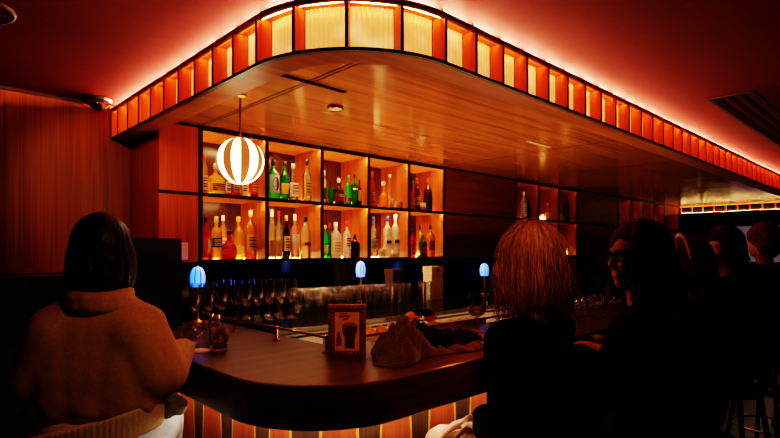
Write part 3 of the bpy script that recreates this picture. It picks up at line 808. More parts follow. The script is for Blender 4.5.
# ------------------------------------------------------------------ back bar
bb = thing('back_bar', 'long dark back bar worktop under the bottle shelves', 'back bar', (5,2.8,0))
MB().bbox(1.47,9.9,2.42,3.65,1.045,1.08,.004).build('worktop', M['blackgloss'], bb)
MB().box(1.50,9.88,2.46,3.64,.1,1.044).build('cabinet', M['black'], bb)
MB().box(1.55,9.8,2.52,3.64,0,.1).build('plinth', M['black'], bb)
for i in range(10):
    x = 1.56+i*.83
    MB().bbox(x,x+.80,2.445,2.4595,.13,1.02,.003).build('door', M['dark_trim'], bb)
    MB().cyl((x+.30,2.435,.95),(x+.50,2.435,.95),.006).build('handle', M['steel'], bb)
# dark mirror behind, closed at the left by a low screen
o = MB().box(1.16,9.9,3.655,3.668,1.081,1.428).build('backsplash_mirror', M['mirror_dark']); tag(o, 'dark mirrored backsplash between back bar and bottle shelves', 'mirror')
# terminal on the left leg of the counter
ps = thing('till_screen', 'tall dark panel standing at wall end of counter beside seated woman', 'screen', (1.035,2.93,ZK))
MB().bbox(.87,1.165,2.915,2.945,ZK+.012,1.562,.004).build('panel', M['black'], ps)
b = MB(); b.box(.862,.8695,2.912,2.948,ZK+.012,1.57); b.box(1.1655,1.173,2.912,2.948,ZK+.012,1.57); b.box(.862,1.173,2.912,2.948,1.5625,1.57)
b.build('frame', M['dark_trim'], ps)
MB().bbox(.90,1.14,2.87,2.99,ZK+.0005,ZK+.0118,.003).build('foot', M['black'], ps)

# blue table lamps
def blue_lamp(x, y, z, h, label, s=1.):
    t = thing('table_lamp', label, 'lamp', (x,y,z), 0, 'small blue table lamps on the back bar')
    c = (x,y,z)
    MB().lathe([(0,0),(.045,0),(.045,.006),(.012,.014),(.008,.03),(.007,h-.10)], c, 20).build('base', M['brass'], t)
    R = .042*s
    for k in range(8):
        a0 = 2*PI*k/8+.07; a1 = 2*PI*(k+1)/8-.07
        pr = [(R*1.0,h-.10),(R*1.05,h-.07),(R*1.0,h-.045),(R*.82,h-.02),(R*.5,h-.004),(R*.1,h)]
        MB().lathe(pr, c, 3, 0, 2., a0, a1).build('shade_panel', M['lamp_blue'], t)
    MB().lathe([(R*.98,h-.10),(R*1.03,h-.07),(R*.98,h-.045),(R*.8,h-.02),(R*.48,h-.005),(0,h-.001)], c, 30).build('shade_ribs', M['lamp_rib'], t)
    MB().lathe([(R*.9,h-.122),(R*1.02,h-.104)], c, 20).build('shade_skirt', M['lamp_blue_lo'], t)
    MB().lathe([(0,h),(.006,h+.002),(.004,h+.010),(0,h+.012)], c, 10).build('finial', M['brass'], t)
blue_lamp(1.34, 3.085, ZK, .335, 'blue lamp at the left among tall glasses beside the narrow cupboard')
blue_lamp(2.66, 3.12, 1.08, .34, 'blue lamp in the middle of the back bar below the frosted bottles', .85)
blue_lamp(4.18, 3.05, 1.08, .30, 'blue lamp at the right half hidden behind the blond hair')
# cream boxes on the back bar
def cream_box(x, y, w, h, lab, mat):
    t = thing('napkin_box', lab, 'box', (x,y,1.08))
    z = 1.08
    b = MB(); b.bbox(x-w/2,x+w/2,y-.05,y+.05,z,z+h*.8,.004); b.build('body', M[mat], t)
    MB().box(x-w/2-.003,x+w/2+.003,y-.053,y+.053,z+h*.8,z+h).build('lid', M[mat], t)
    MB().box(x-.018,x+.018,y-.0545,y-.0532,z+h*.84,z+h*.92).build('slot', M['black'], t)
cream_box(3.40, 3.02, .15, .29, 'cream box with dark slot standing at right on the back bar', 'paper')
cream_box(3.02, 3.11, .13, .27, 'tan box in shadow behind the tall glasses row', 'towel')

# ------------------------------------------------------------------ glassware
def flute():
    t = thing('stemmed_glass', '', 'glass', (0,0,-5))
    c = (0,0,-5)
    MB().lathe([(.030,0),(.030,.002),(.006,.006),(.004,.012),(.004,.088),(.008,.096)], c, 14).build('stem', M['glass'], t, )
    MB().lathe([(.006,.094),(.022,.105),(.029,.125),(.031,.16),(.029,.245)], c, 16).build('bowl', M['glass'], t)
    return t
def highball():
    t = thing('highball_glass', '', 'glass', (0,0,-5))
    c = (0,0,-5)
    MB().lathe([(0,0),(.028,0),(.030,.003),(.034,.165),(.0325,.165),(.028,.012),(0,.012)], c, 16).build('tumbler_wall', M['glass_soft'], t)
    return t
g = 'tall stemmed glasses crowded at the left end of the back bar'
fl = flute(); first = True
spots = []
for j, y in enumerate((2.80, 2.875, 2.95, 3.025)):
    for i in range(9):
        x = 1.20+i*.078+(j % 2)*.036+random.uniform(-.004,.004)
        if x > 1.455 and y < 2.48: continue
        if abs(x-1.33) < .045 and abs(y-2.98) < .06: continue
        if abs(x-1.34) < .09 and abs(y-3.085) < .1: continue
        if abs(x-1.455) < .035: x = 1.50 if x > 1.455 else 1.41
        if x < 1.24 and y > 2.86: continue
        if any(math.hypot(x-a, y-b_) < .066 for a, b_ in spots): continue
        spots.append((x,y))
for x, y in spots:
    z = ZK if x < 1.455 else 1.08
    copy_tree(fl, (x,y,z+.0005), 0, 'empty tall stemmed glass crowded at left end of back bar under blue lamp', g)
for c in list(fl.children): bpy.data.objects.remove(c)
bpy.data.objects.remove(fl)
hb = highball()
g = 'highball glasses in rows along the back bar'
for j, y in enumerate((2.90, 3.0)):
    for i in range(13):
        x = 1.93+i*.085+(j % 2)*.042
        if math.hypot(x-2.66, y-3.12) < .12 or math.hypot(x-3.02, y-3.11) < .12: continue
        copy_tree(hb, (x,y,1.0805), 0, 'empty highball glass in dense rows at the middle of back bar', g)
for x in (3.19, 3.265):
    copy_tree(hb, (x,2.96,1.0805), 0, 'empty highball glass of the pair left of the cream box', 'pair of glasses by cream box')
g = 'small stemmed glasses on the counter before brunette woman'
for c in list(hb.children): bpy.data.objects.remove(c)
bpy.data.objects.remove(hb)
co = thing('coupe_glass', '', 'glass', (0,0,-5))
MB().lathe([(.026,0),(.026,.002),(.005,.006),(.0035,.012),(.0035,.07),(.006,.076)], (0,0,-5), 12).build('stem', M['glass'], co)
MB().lathe([(.005,.074),(.03,.088),(.038,.11),(.038,.135)], (0,0,-5), 14).build('bowl', M['glass'], co)
for j in range(2):
    for i in range(7):
        copy_tree(co, (3.15+i*.085+.04*j, 1.54+.085*j*.9, ZK+.0005), 0, 'small empty stemmed glass in cluster on counter beyond brunette woman', g)
for c in list(co.children): bpy.data.objects.remove(c)
bpy.data.objects.remove(co)
# two tumblers and a coaster by the seated woman
def tumbler(x, y, r, h, lab, fill):
    t = thing('tumbler', lab, 'glass', (x,y,ZK))
    c = (x,y,ZK+.0005)
    MB().lathe([(0,0),(r*.88,0),(r*.92,.003),(r,h),(r*.95,h),(r*.86,.014),(0,.014)], c, 24).build('glass_wall', M['glass'], t)
    if fill: MB().lathe([(0,.0145),(r*.85,.0145),(r*.85+.0005,fill),(0,fill)], c, 24).build('drink', M['liquid'], t)
tumbler(1.02, 2.13, .040, .098, 'short clear tumbler in front on the counter left side', .03)
tumbler(1.105, 2.36, .026, .13, 'slim clear glass just behind the short tumbler', .085)
o = MB().lathe([(0,.0005),(.047,.0005),(.047,.004),(0,.004)], (.955,2.19,ZK), 28).build('coaster', M['card'], None); tag(o, 'round pale coaster lying left of the short tumbler', 'coaster')
b = MB(); b.tube([(1.05,2.62,1.075),(1.12,2.78,1.077),(1.24,2.86,1.078),(1.235,2.72,1.076),(1.08,2.50,1.075)], .004, 6)
o = b.build('cable', M['copper']); tag(o, 'thin bent wire lying on the counter behind the tumblers', 'cable')

# big wine glass by the blond woman
wg = thing('wine_glass', 'large balloon wine glass with pale drink beside the blond woman', 'glass', (2.13,1.60,ZK))
c = (2.13,1.60,ZK+.0005)
MB().lathe([(.038,0),(.038,.002),(.008,.008),(.0045,.016),(.004,.09),(.010,.10)], c, 20).build('stem', M['glass'], wg)
MB().lathe([(.006,.098),(.034,.110),(.048,.132),(.052,.16),(.048,.20),(.043,.245)], c, 28).build('bowl', M['glass'], wg)
MB().lathe([(0,.104),(.03,.112),(.046,.134),(.049,.155),(0,.155)], c, 24).build('drink', M['liquid'], wg)

# ------------------------------------------------------------------ picture frame
pf = thing('picture_frame', 'small ornate red frame with a drink picture standing on the counter', 'picture frame', (1.34,1.655,ZK+.001), -math.radians(43))
def L(mb, name, mats): 
    o = bpy.data.objects.new(name, mb.mesh(name, [M[m] for m in mats])); COL.objects.link(o); o.parent = pf; return o
fw, fh, bw = .152, .212, .026
b = MB()
for (x0,x1,z0,z1) in ((-fw/2,-fw/2+bw,0,fh),(fw/2-bw,fw/2,0,fh),(-fw/2+bw,fw/2-bw,0,bw),(-fw/2+bw,fw/2-bw,fh-bw,fh)):
    b.bbox(x0,x1,-.010,.008,z0,z1,.004)
# carved beads around the moulding
for i in range(9):
    for z in (bw/2, fh-bw/2): b.ell((-fw/2+.012+i*(fw-.024)/8,-.011,z), (.0068,.005,.0075), 8, 6)
for i in range(1,12):
    for x in (-fw/2+bw/2, fw/2-bw/2): b.ell((x,-.011,.012+i*(fh-.024)/12), (.0075,.005,.0062), 8, 6)
for i in range(19):
    for z in (.003, fh-.003): b.ell((-fw/2+.004+i*(fw-.008)/18,-.008,z), (.0032,.004,.0032), 6, 4)
for i in range(25):
    for x in (-fw/2+.003, fw/2-.003): b.ell((x,-.008,.004+i*(fh-.008)/24), (.0032,.004,.0032), 6, 4)
L(b, 'moulding', ['frame_red'])
b = MB(); ix, z0, z1 = fw/2-bw, bw, fh-bw
b.box(-ix,ix,-.002,.004,z0,z1,0)
# the picture: dark pint in a tulip glass, small red can, two lines of writing
def flat(pts, y, mi): b.add([(x,y,z) for x,z in pts], [list(range(len(pts)))], mi)
gx = .010
flat([(gx-.020,z0+.008),(gx+.020,z0+.008),(gx+.021,z0+.052),(gx+.030,z0+.078),(gx+.031,z0+.098),(gx-.031,z0+.098),(gx-.030,z0+.078),(gx-.021,z0+.052)], -.0026, 1)
flat([(gx+.031*cos(PI*i/12), z0+.098+.016*sin(PI*i/12)) for i in range(13)], -.0026, 2)
flat([(gx-.026,z0+.070),(gx-.02,z0+.082),(gx-.012,z0+.096),(gx-.028,z0+.096)], -.0031, 2)
flat([(-ix+.004,z0+.018),(-ix+.026,z0+.018),(-ix+.027,z0+.046),(-ix+.016,z0+.066),(-ix+.005,z0+.048)], -.0026, 3)
flat([(-ix+.008,z0+.046),(-ix+.024,z0+.046),(-ix+.018,z0+.075),(-ix+.012,z0+.075)], -.0031, 1)
for k, (xa, xb, zz, hh) in enumerate(((-.030,.000,z1-.012,.0022),(-.034,.012,z1-.022,.005),(-.020,.004,z1-.033,.003))):
    flat([(xa,zz-hh),(xb,zz-hh+.001),(xb,zz+hh+.001),(xa,zz+hh)], -.0027, 3)
L(b, 'picture', ['picture','picdark','picfoam','picred'])
b = MB(); b.add([(-.03,.008,.16),(.03,.008,.16),(.035,.045,.0),(-.035,.045,.0),(-.03,.011,.16),(.03,.011,.16),(.035,.048,.0),(-.035,.048,.0)], [(0,1,2,3),(7,6,5,4),(0,4,5,1),(1,5,6,2),(2,6,7,3),(3,7,4,0)]); L(b, 'easel_back', ['black'])

# ------------------------------------------------------------------ garnish things on the inner ledge
gt = thing('garnish_tray', 'long pale garnish tray on the ledge behind the counter rail', 'tray', (2.0,1.98,.97))
b = MB(); x0,x1,y0,y1,z0,z1 = 1.50,2.62,1.90,2.04,.9705,1.085
b.box(x0,x1,y0,y1,z0,z0+.004); b.box(x0,x1,y0,y0+.004,z0,z1); b.box(x0,x1,y1-.004,y1,z0,z1)
for x in (x0, x1-.004): b.box(x,x+.004,y0,y1,z0,z1)
b.build('box', M['plastic'], gt)
for i in range(1,6):
    x = x0+(x1-x0)*i/6; MB().box(x-.002,x+.002,y0+.004,y1-.004,z0+.004,z1-.004).build('partition', M['plastic'], gt)
for i in (0,4,5):
    x = x0+(x1-x0)*i/6; MB().bbox(x+.006,x+(x1-x0)/6-.006,y0+.006,y1-.006,z1-.006,z1+.010,.003).build('lid', M['plastic'], gt)
for k in range(9):
    x = x0+(x1-x0)*(1.12+.19*k/1.0)/6*1.0; x = 1.72+.04*k; y = 1.945+(k % 2)*.045
    o = bpy.data.objects.new('orange_slice', None)
    b = MB(); R = Matrix.Rotation(.5+.3*(k%3), 3, 'X')@Matrix.Rotation(k*1.1, 3, 'Z')
    pts = []
    for z, r in ((-.004,.030),(.004,.030)):
        pts.append([Vector((x,y,1.088+.004*(k%3)))+R@Vector((r*cos(2*PI*i/16), r*sin(2*PI*i/16), z)) for i in range(16)])
    b.add(pts[0]+pts[1], [list(range(16))[::-1], list(range(16,32))], 0)
    b.add(pts[0]+pts[1], [(i,(i+1)%16,16+(i+1)%16,16+i) for i in range(16)], 1)
    bpy.data.objects.remove(o)
    o = b.build('orange_slice', [M['orange_flesh'], M['orange']], None, (x,y,1.088)); tag(o, 'orange slice heaped in the garnish tray beside the red frame', 'orange slice', 'orange slices heaped in the garnish tray')
def orange(x, y, r, lab):
    t = thing('orange', lab, 'orange', (x,y,1.096))
    MB().ell((x,y,1.096+r*.93), (r,r,r*.93), 24, 14).build('fruit', M['orange'], t)
    MB().lathe([(.006,2*r*.93-.0025),(.005,2*r*.93+.002),(0,2*r*.93+.003)], (x,y,1.096), 8).build('stem_end', M['dark_wedge'], t)
orange(2.03, 1.955, .042, 'whole orange at left partly under the dark folded napkin')
orange(2.205, 1.985, .040, 'whole orange at right beside the dark folded napkin')
b = MB(); 
for k in range(5): b.caps((2.04+.03*k,1.93+.012*(k%2),1.165+.012*math.sin(k*1.4)), (2.07+.03*k,2.0,1.16), .018,.02)
o = fused(b, 'napkin', M['blackcloth'], .006, None, 3, [(.04,.008)]); tag(o, 'dark crumpled napkin lying over the two oranges', 'napkin')

# crumpled woollen cloth on the counter: a draped sheet with running folds
b = MB(); NU, NV = 150, 64; vs = []
def cloth_pt(u, t):
    cx = 1.34+.66*u; cy = 1.495+.025*sin(u*5)-.02*(1-u)
    w = (.125-.045*u+.02*sin(u*9+1))*min(1, (max(0,u)/.10)**.5+.05)*min(1, (max(0,1-u)/.08)**.5+.05)
    n1 = noise.noise(Vector((u*3.1, t*1.3, 2.2))); n2 = noise.noise(Vector((u*8, t*3, 7.7)))
    x = cx+.035*t*(1-u)+.03*n1; y = cy+w*t*(1+.18*n2)
    env = (.100*math.exp(-((u-.26)/.20)**2)+.058*(1-math.exp(-(u/.2)**2)))*max(0, 1-abs(t)**2.6)**.6
    env *= min(1, max(0,u)/.10+.35)*min(1, max(0,1-u)/.06+.2)
    f = abs(sin(PI*(2.3*t+4.2*u+1.3*n1+.5*n2)))
    g = abs(sin(PI*(3.4*t-5*u+1.6*n2+.3)))
    return (x, y, ZK+.003+env*(.22+.60*f**.8+.26*g)+.004*(1-abs(t)))
for i in range(NU+1):
    for k in range(NV+1): vs.append(cloth_pt(i/NU, -1+2*k/NV))
b.add(vs, [(i*(NV+1)+k, (i+1)*(NV+1)+k, (i+1)*(NV+1)+k+1, i*(NV+1)+k+1) for i in range(NU) for k in range(NV)], 0, True)
o = b.build('towel', M['towel']); tag(o, 'brown woollen cloth crumpled on the counter right of the red frame', 'cloth')
b = MB(); vs = []; NU, NV = 60, 26
for i in range(NU+1):
    for k in range(NV+1):
        uu, tt = i/NU, k/NV
        e = min(1, 8*uu*(1-uu))*min(1, 6*tt*(1-tt))
        ed = .06*noise.noise(Vector((uu*5, tt*5, 1)))
        x, y, z = cloth_pt(.36+.50*uu+ed*.5, -.80+1.05*tt+ed)
        vs.append((x, y, z+.004+.012*e+.010*e*abs(noise.noise(Vector((uu*9, tt*7, 4))))))
b.add(vs, [(i*(NV+1)+k, (i+1)*(NV+1)+k, (i+1)*(NV+1)+k+1, i*(NV+1)+k+1) for i in range(NU) for k in range(NV)], 0, True)
o = b.build('scarf', M['blackcloth']); tag(o, 'black knitted cloth lying on top of the brown woollen cloth', 'cloth')

# ------------------------------------------------------------------ striped globe pendant
px, py, pz, pr = 1.28, 2.44, 1.955, .117
pn = thing('pendant_lamp', 'striped white and brown globe pendant hanging in front of the bottle shelf', 'lamp', (px,py,2.29))
MB().cyl((px,py,pz+pr-.005),(px,py,2.2885),.0055).build('rod', M['brass'], pn)
MB().lathe([(.035,-.001),(.035,-.010),(.012,-.018),(0,-.018)], (px,py,2.29), 20).build('ceiling_rose', M['brass'], pn)
NG = 16
for k in range(NG):
    a0 = 2*PI*k/NG+.716; a1 = 2*PI*(k+1)/NG+.716
    pr_ = [(pr*sin(PI*j/18), -pr*cos(PI*j/18)) for j in range(19)]
    s_ = 1.0 if k % 2 == 0 else 1.006
    MB().lathe([(r*s_, z*s_) for r, z in pr_], (px,py,pz), 5, 0, 2., a0, a1).build('gore', M['globe_white'] if k % 2 == 0 else M['globe_wood'], pn, label='glowing white gore' if k % 2 == 0 else 'brown wooden gore')

# ------------------------------------------------------------------ people
def hand(b, wrist, d, up, curl=.5, s=1., side=1):
    """palm, five fingers: d = finger direction, up = back of the hand"""
    d = Vector(d).normalized(); up = Vector(up); up = (up-d*up.dot(d)).normalized(); lat = d.cross(up)*side
    w = Vector(wrist)
    b.caps(w, w+d*.03*s, .022*s, .024*s)
    for k in (-1.2,-.4,.4,1.2): b.caps(w+d*.02*s+lat*k*.012*s, w+d*.085*s+lat*k*.017*s, .014*s, .0115*s)
    for k, ln in ((-1.5,.058),(-.5,.072),(.5,.078),(1.5,.070)):
        p = w+d*.088*s+lat*k*.0165*s; dd = d.copy(); r = .0092*s
        for q, f in enumerate((.45,.32,.23)):
            dd = (dd-up*curl*.55).normalized()
            p2 = p+dd*ln*f*s; b.caps(p, p2, r, r*.92); p = p2; r *= .92
    p = w+d*.03*s+lat*.026*s; dd = (d*.6+lat*.8-up*.15).normalized()
    for ln, r in ((.035,.013),(.030,.0115),(.024,.0095)):
        p2 = p+dd*ln*s; b.caps(p, p2, r*s, r*.9*s); p = p2; dd = (dd+d*.35-up*curl*.3).normalized()
def head(b, c, yaw, pitch=0., s=1.):
    """head volumes around centre c; face towards +y rotated by yaw"""
    R = Matrix.Rotation(yaw, 3, 'Z')@Matrix.Rotation(pitch, 3, 'X'); c = Vector(c)
    def P(x,y,z): return c+R@(Vector((x,y,z))*s)
    def E(x,y,z,a,bb_,d): b.ell(P(x,y,z), (a*s,bb_*s,d*s), 20, 14, 0, R)
    E(0,-.012,.025,.074,.092,.088)        # skull
    E(0,.022,-.03,.058,.066,.085)         # face
    E(0,.045,-.092,.032,.034,.028)        # chin
    E(0,.02,-.075,.050,.055,.036)         # jaw
    E(0,.072,.022,.048,.018,.012)         # brow ridge
    for sx in (-1,1):
        E(sx*.034,.064,-.024,.024,.022,.022)   # cheek
        E(sx*.073,-.008,-.008,.008,.017,.030)  # ear
        b.caps(P(sx*.010,.083,-.034), P(sx*.012,.090,-.036), .007*s, .007*s)  # nostril wing
    b.caps(P(0,.082,.012), P(0,.098,-.026), .0075*s, .0095*s)   # nose
    b.caps(P(0,.098,-.028), P(0,.088,-.040), .010*s, .006*s)
    b.caps(P(-.017,.078,-.060), P(.017,.078,-.060), .0065*s, .0065*s)  # lips
    b.caps(P(-.014,.076,-.071), P(.014,.076,-.071), .0075*s, .0075*s)
    return P, R
def person(name, label, loc, face, arms, head_yaw=0., seat=.72, top_mat='blackcloth', leg_mat='blackcloth', lean=0., voxel=.008,
           head_pitch=0., bulk=1., leg_spread=.10, thigh=.43, stand=False, grp=None, sleeve_r=1.):
    """local frame: +y forward; arms = ((elbowL, wristL), (elbowR, wristR)) in local coordinates"""
    t = thing(name, label, 'person', (loc[0],loc[1],0), face, grp)
    s = seat
    b = MB()
    nb = Vector((0,-.015+lean,s+.60)); hc = Vector((0,.015+lean*1.25,s+.775))
    sh = {-1: Vector((-.175*bulk,-.005+lean*.9,s+.545)), 1: Vector((.175*bulk,-.005+lean*.9,s+.545))}
    pel = Vector((0,0,s+.10))
    b.ell(pel, (.165*bulk,.12,.11)); b.ell((0,lean*.35,s+.26),(.125*bulk,.095,.14)); b.ell((0,lean*.75,s+.43),(.155*bulk,.105,.16))
    b.caps((-.12*bulk,lean*.9,s+.54),(.12*bulk,lean*.9,s+.54),.06,.06)
    b.caps(nb-Vector((0,0,.06)), hc-Vector((0,.01,.06)), .055, .050)
    P, R = head(b, hc, head_yaw, head_pitch)
    legs = []
    for sx in (-1,1):
        hip = Vector((sx*.085,.02,s+.07))
        if stand: kn = Vector((sx*.09,.03,s-.38)); an = Vector((sx*.09,0,.09))
        else: kn = Vector((sx*leg_spread,thigh,s+.075)); an = Vector((sx*leg_spread,thigh-.06,s-.36))
        legs.append((hip,kn,an))
        b.caps(hip,kn,.082,.058); b.caps(kn,an,.056,.038)
        b.caps(an-Vector((0,.03,.02)),an+Vector((0,.10,-.055)),.036,.030); b.caps(an+Vector((0,.10,-.055)),an+Vector((0,.16,-.062)),.032,.026)
    aj = []
    for sx, (el, wr) in zip((-1,1), arms):
        el, wr = Vector(el), Vector(wr); aj.append((sh[sx], el, wr))
        b.caps(sh[sx], el, .050, .040); b.caps(el, wr, .039, .027)
        dd = (wr-el).normalized()
        hand(b, wr+dd*.01, dd+Vector((0,.1,-.05)), (0,0,1), .55, 1., -sx)
    body = fused(b, 'body', M['skin'], voxel, t, 3)
    # eyes
    for sx in (-1,1):
        e = MB(); e.ell(P(sx*.031,.067,.002), (.012,.010,.011), 12, 8, 0, R); e.ell(P(sx*.031,.0765,.002), (.005,.003,.005), 10, 6, 1, R)
        o = bpy.data.objects.new('eye', e.mesh('eye', [M['eyew'], M['plainblack']])); COL.objects.link(o); o.parent = t
    # top
    c = MB()
    c.ell((0,.0,s+.16),(.185*bulk,.145,.13)); c.ell((0,lean*.35,s+.28),(.165*bulk,.128,.16)); c.ell((0,lean*.75,s+.43),(.180*bulk,.130,.17))
    c.caps((-.13*bulk,lean*.9,s+.535),(.13*bulk,lean*.9,s+.535),.078,.078)
    for (a, el, wr) in aj:
        c.caps(a, el, .072*sleeve_r, .060*sleeve_r); c.caps(el, el.lerp(wr,.94), .060*sleeve_r, .046*sleeve_r)
    fused(c, 'top', M[top_mat], voxel*1.1, t, 5, [(.10,.022),(.035,.006)])
    # trousers and shoes
    c = MB(); c.ell((0,0,s+.10),(.178*bulk,.135,.115))
    for hip,kn,an in legs: c.caps(hip,kn,.094,.070); c.caps(kn,an,.068,.052)
    fused(c, 'trousers', M[leg_mat], voxel*1.2, t, 4, [(.06,.010)])
    for hip,kn,an in legs:
        c = MB(); c.caps(an+Vector((0,-.035,-.035)),an+Vector((0,.10,-.058)),.046,.042); c.caps(an+Vector((0,.10,-.058)),an+Vector((0,.175,-.064)),.042,.034)
        c.caps(an+Vector((0,-.03,.02)),an+Vector((0,-.03,-.03)),.047,.046)
        fused(c, 'shoe', M['black'], .009, t, 2)
    return t, hc, R, sh, P
def strands(b, hc, R, n, length, spread, r=.0022, zlo=-.2, out=.02, seed=1, wav=.012, y_bias=-.02, front=False, rx=.092, ry=.105, rz=.105):
    """hair strands from the crown falling over the head ellipsoid"""
    rnd = random.Random(seed)
    for i in range(n):
        while True:
            a = rnd.uniform(0, 2*PI)
            if front or not (.28*PI < a < .72*PI): break
        th = rnd.uniform(.05,.5); pts = []
        k = 12; ph = rnd.uniform(0,6.28); o = rnd.uniform(0,out); L_ = length*rnd.uniform(.8,1.1)
        for j in range(k):
            u = j/(k-1); arc = th+u*L_/.1
            if arc < PI*.5:
                p = Vector(((rx+o*u)*sin(arc)*cos(a), y_bias+(ry+o*u)*sin(arc)*sin(a), .02+(rz+o*.5)*cos(arc)))
            else:
                dz = (arc-PI*.5)*.1; f = 1+spread*dz
                p = Vector(((rx+o*u)*f*cos(a), y_bias+(ry+o*u)*f*sin(a), .02-dz))
            p += Vector((sin(ph+u*9)*wav*u, cos(ph+u*7)*wav*u, 0))
            pts.append(hc+R@p)
        b.tube(pts, r, 4, 0, (1,.5))
def stool(x, y, rz, lab, seat=.72, back=False):
    t = thing('bar_stool', lab, 'stool', (x,y,0), rz, None)
    def A(mb, name, mat):
        o = bpy.data.objects.new(name, mb.mesh(name, [M[mat]])); COL.objects.link(o); o.parent = t
    A(MB().lathe([(0,seat-.065),(.17,seat-.065),(.185,seat-.05),(.19,seat-.03),(.18,seat-.012),(.12,seat-.004),(0,seat-.004)], (0,0,0), 28), 'seat', 'leather')
    for sx in (-1,1):
        for sy in (-1,1): A(MB().cyl((sx*.11,sy*.11,seat-.066),(sx*.19,sy*.19,0),.016,.013,10), 'leg', 'black')
    b = MB(); b.tube([(.175*cos(2*PI*i/24)*1.25,.175*sin(2*PI*i/24)*1.25,.26) for i in range(25)], .009, 8); A(b, 'foot_ring', 'brass')
    if not back: return
    b = MB()
    b.tube([(-.17,-.12,seat-.05),(-.18,-.19,seat+.12),(-.16,-.22,seat+.25),(0,-.25,seat+.28),(.16,-.22,seat+.25),(.18,-.19,seat+.12),(.17,-.12,seat-.05)], .013, 8); A(b, 'back_rail', 'black')

# --- woman in beige sweater, back to the camera
face = math.radians(-36); SWX, SWY, SWS = .50, 1.93, .72
t, hc, R, sh, P = person('person', 'woman with black bob in a loose beige sweater seated with back to camera', (SWX,SWY), face,
    (((-.19,.02,1.00),(-.15,.25,1.03)), ((.215,-.03,1.10),(.215,.215,1.125))), head_yaw=math.radians(6), seat=SWS, top_mat='sweater', leg_mat='jeans', voxel=.008, lean=.02, bulk=.84, sleeve_r=1.0)
for ch in list(t.children):
    if ch.name.split('.')[0] == 'top': bpy.data.objects.remove(ch)
s = SWS
b = MB()
for z0, z1, hx, r in ((.31,.40,.085,.110),(.36,.50,.085,.112)):
    for k in (-1,-.33,.33,1): b.caps((hx*k,-.005,s+z0),(hx*k,.010,s+z1), r*1.04, r)
b.caps((-.125,.010,s+.535),(.125,.010,s+.535),.066,.066); b.caps((-.06,.01,s+.585),(.06,.01,s+.585),.068,.068)
for sx, el, wr in ((-1,(-.205,.0,1.00),(-.16,.24,1.03)),(1,(.225,-.02,1.085),(.215,.20,1.125))):
    b.caps((sx*.150,.01,s+.530), el, .068, .066); b.caps(el, wr, .066, .050)
    b.caps((sx*.120,.0,s+.45), (sx*.165,.0,s+.30), .075, .06)
for sx in (-1,1): b.caps((sx*.04,.01,s+.585),(sx*.150,.008,s+.532),.064,.068); b.caps((sx*.12,-.025,s+.50),(sx*.19,-.020,s+.36),.088,.080)
rr = random.Random(4)
for k in range(6):
    x = -.15+.06*k+rr.uniform(-.012,.012); yb = -.112*math.sqrt(max(.05, 1-(x/.215)**2))
    b.caps((x*.7,yb+.030,s+.45+rr.uniform(-.06,.03)),(x+rr.uniform(-.02,.02),yb+.010,s+.27),.012,.026,12)
fused(b, 'sweater', M['sweater'], .008, t, 34, [(.12,.006),(.03,.002)])
b = MB()
for k in range(72):
    a = 2*PI*k/72; tl = s+.155+.050*cos(a)
    b.caps((.200*cos(a),-.005+.124*sin(a),tl),(.203*cos(a),-.005+.126*sin(a),tl+.075),.0075,.0085,8)
    a2 = 2*PI*(k+1)/72
    for q in (.0,.025,.05,.07): b.caps((.197*cos(a),-.005+.120*sin(a),tl+q),(.197*cos(a2),-.005+.120*sin(a2),s+.155+.050*cos(a2)+q),.011,.011,8)
b.ell((0,-.005,s+.21),(.190,.115,.055))
fused(b, 'sweater_hem', M['hem'], .005, t, 1, label='paler ribbed hem of the sweater')
b = MB()
for k in range(22):
    a = 2*PI*k/22; a2 = 2*PI*(k+1)/22
    b.caps((.082*cos(a),.012+.078*sin(a),s+.635+.012*sin(a)),(.082*cos(a2),.012+.078*sin(a2),s+.635+.012*sin(a2)),.026,.026,10)
    b.caps((.086*cos(a),.008+.080*sin(a),s+.60),(.086*cos(a2),.008+.080*sin(a2),s+.60),.024,.024,8)
fused(b, 'collar', M['sweater'], .008, t, 3, [(.03,.008)])
b = MB()
b.ell(hc+R@Vector((0,-.022,.035)),(.088,.105,.102)); b.ell(hc+R@Vector((0,-.05,-.04)),(.088,.076,.115))
for sx in (-1,1): b.ell(hc+R@Vector((sx*.070,-.015,-.05)),(.036,.065,.105))
strands(b, hc, R, 170, .25, .35, .003, seed=3, wav=.006, rx=.084, ry=.098, rz=.104)
fused(b, 'hair', M['hair_black'], .006, t, 1)
stool(SWX,SWY, face, 'bar stool under the woman in beige sweater', .70)
# grey plaid coat on her lap and a tan knit bag
Rw = Matrix.Rotation(face, 3, 'Z')
def wl(x,y,z): v = Rw@Vector((x,y,0)); return (v.x+SWX, v.y+SWY, z)
b = MB()
for k in range(5): b.caps(wl(.05+.035*k,.26,.915+.012*(k%2)), wl(.10+.03*k,.12,.925+.010*(k%3)), .026,.030)
o = fused(b, 'folded_coat', M['greycloth'], .006, None, 3, [(.05,.02),(.02,.006)]); tag(o, 'grey speckled garment lying over the jeans of the sweater woman', 'coat')

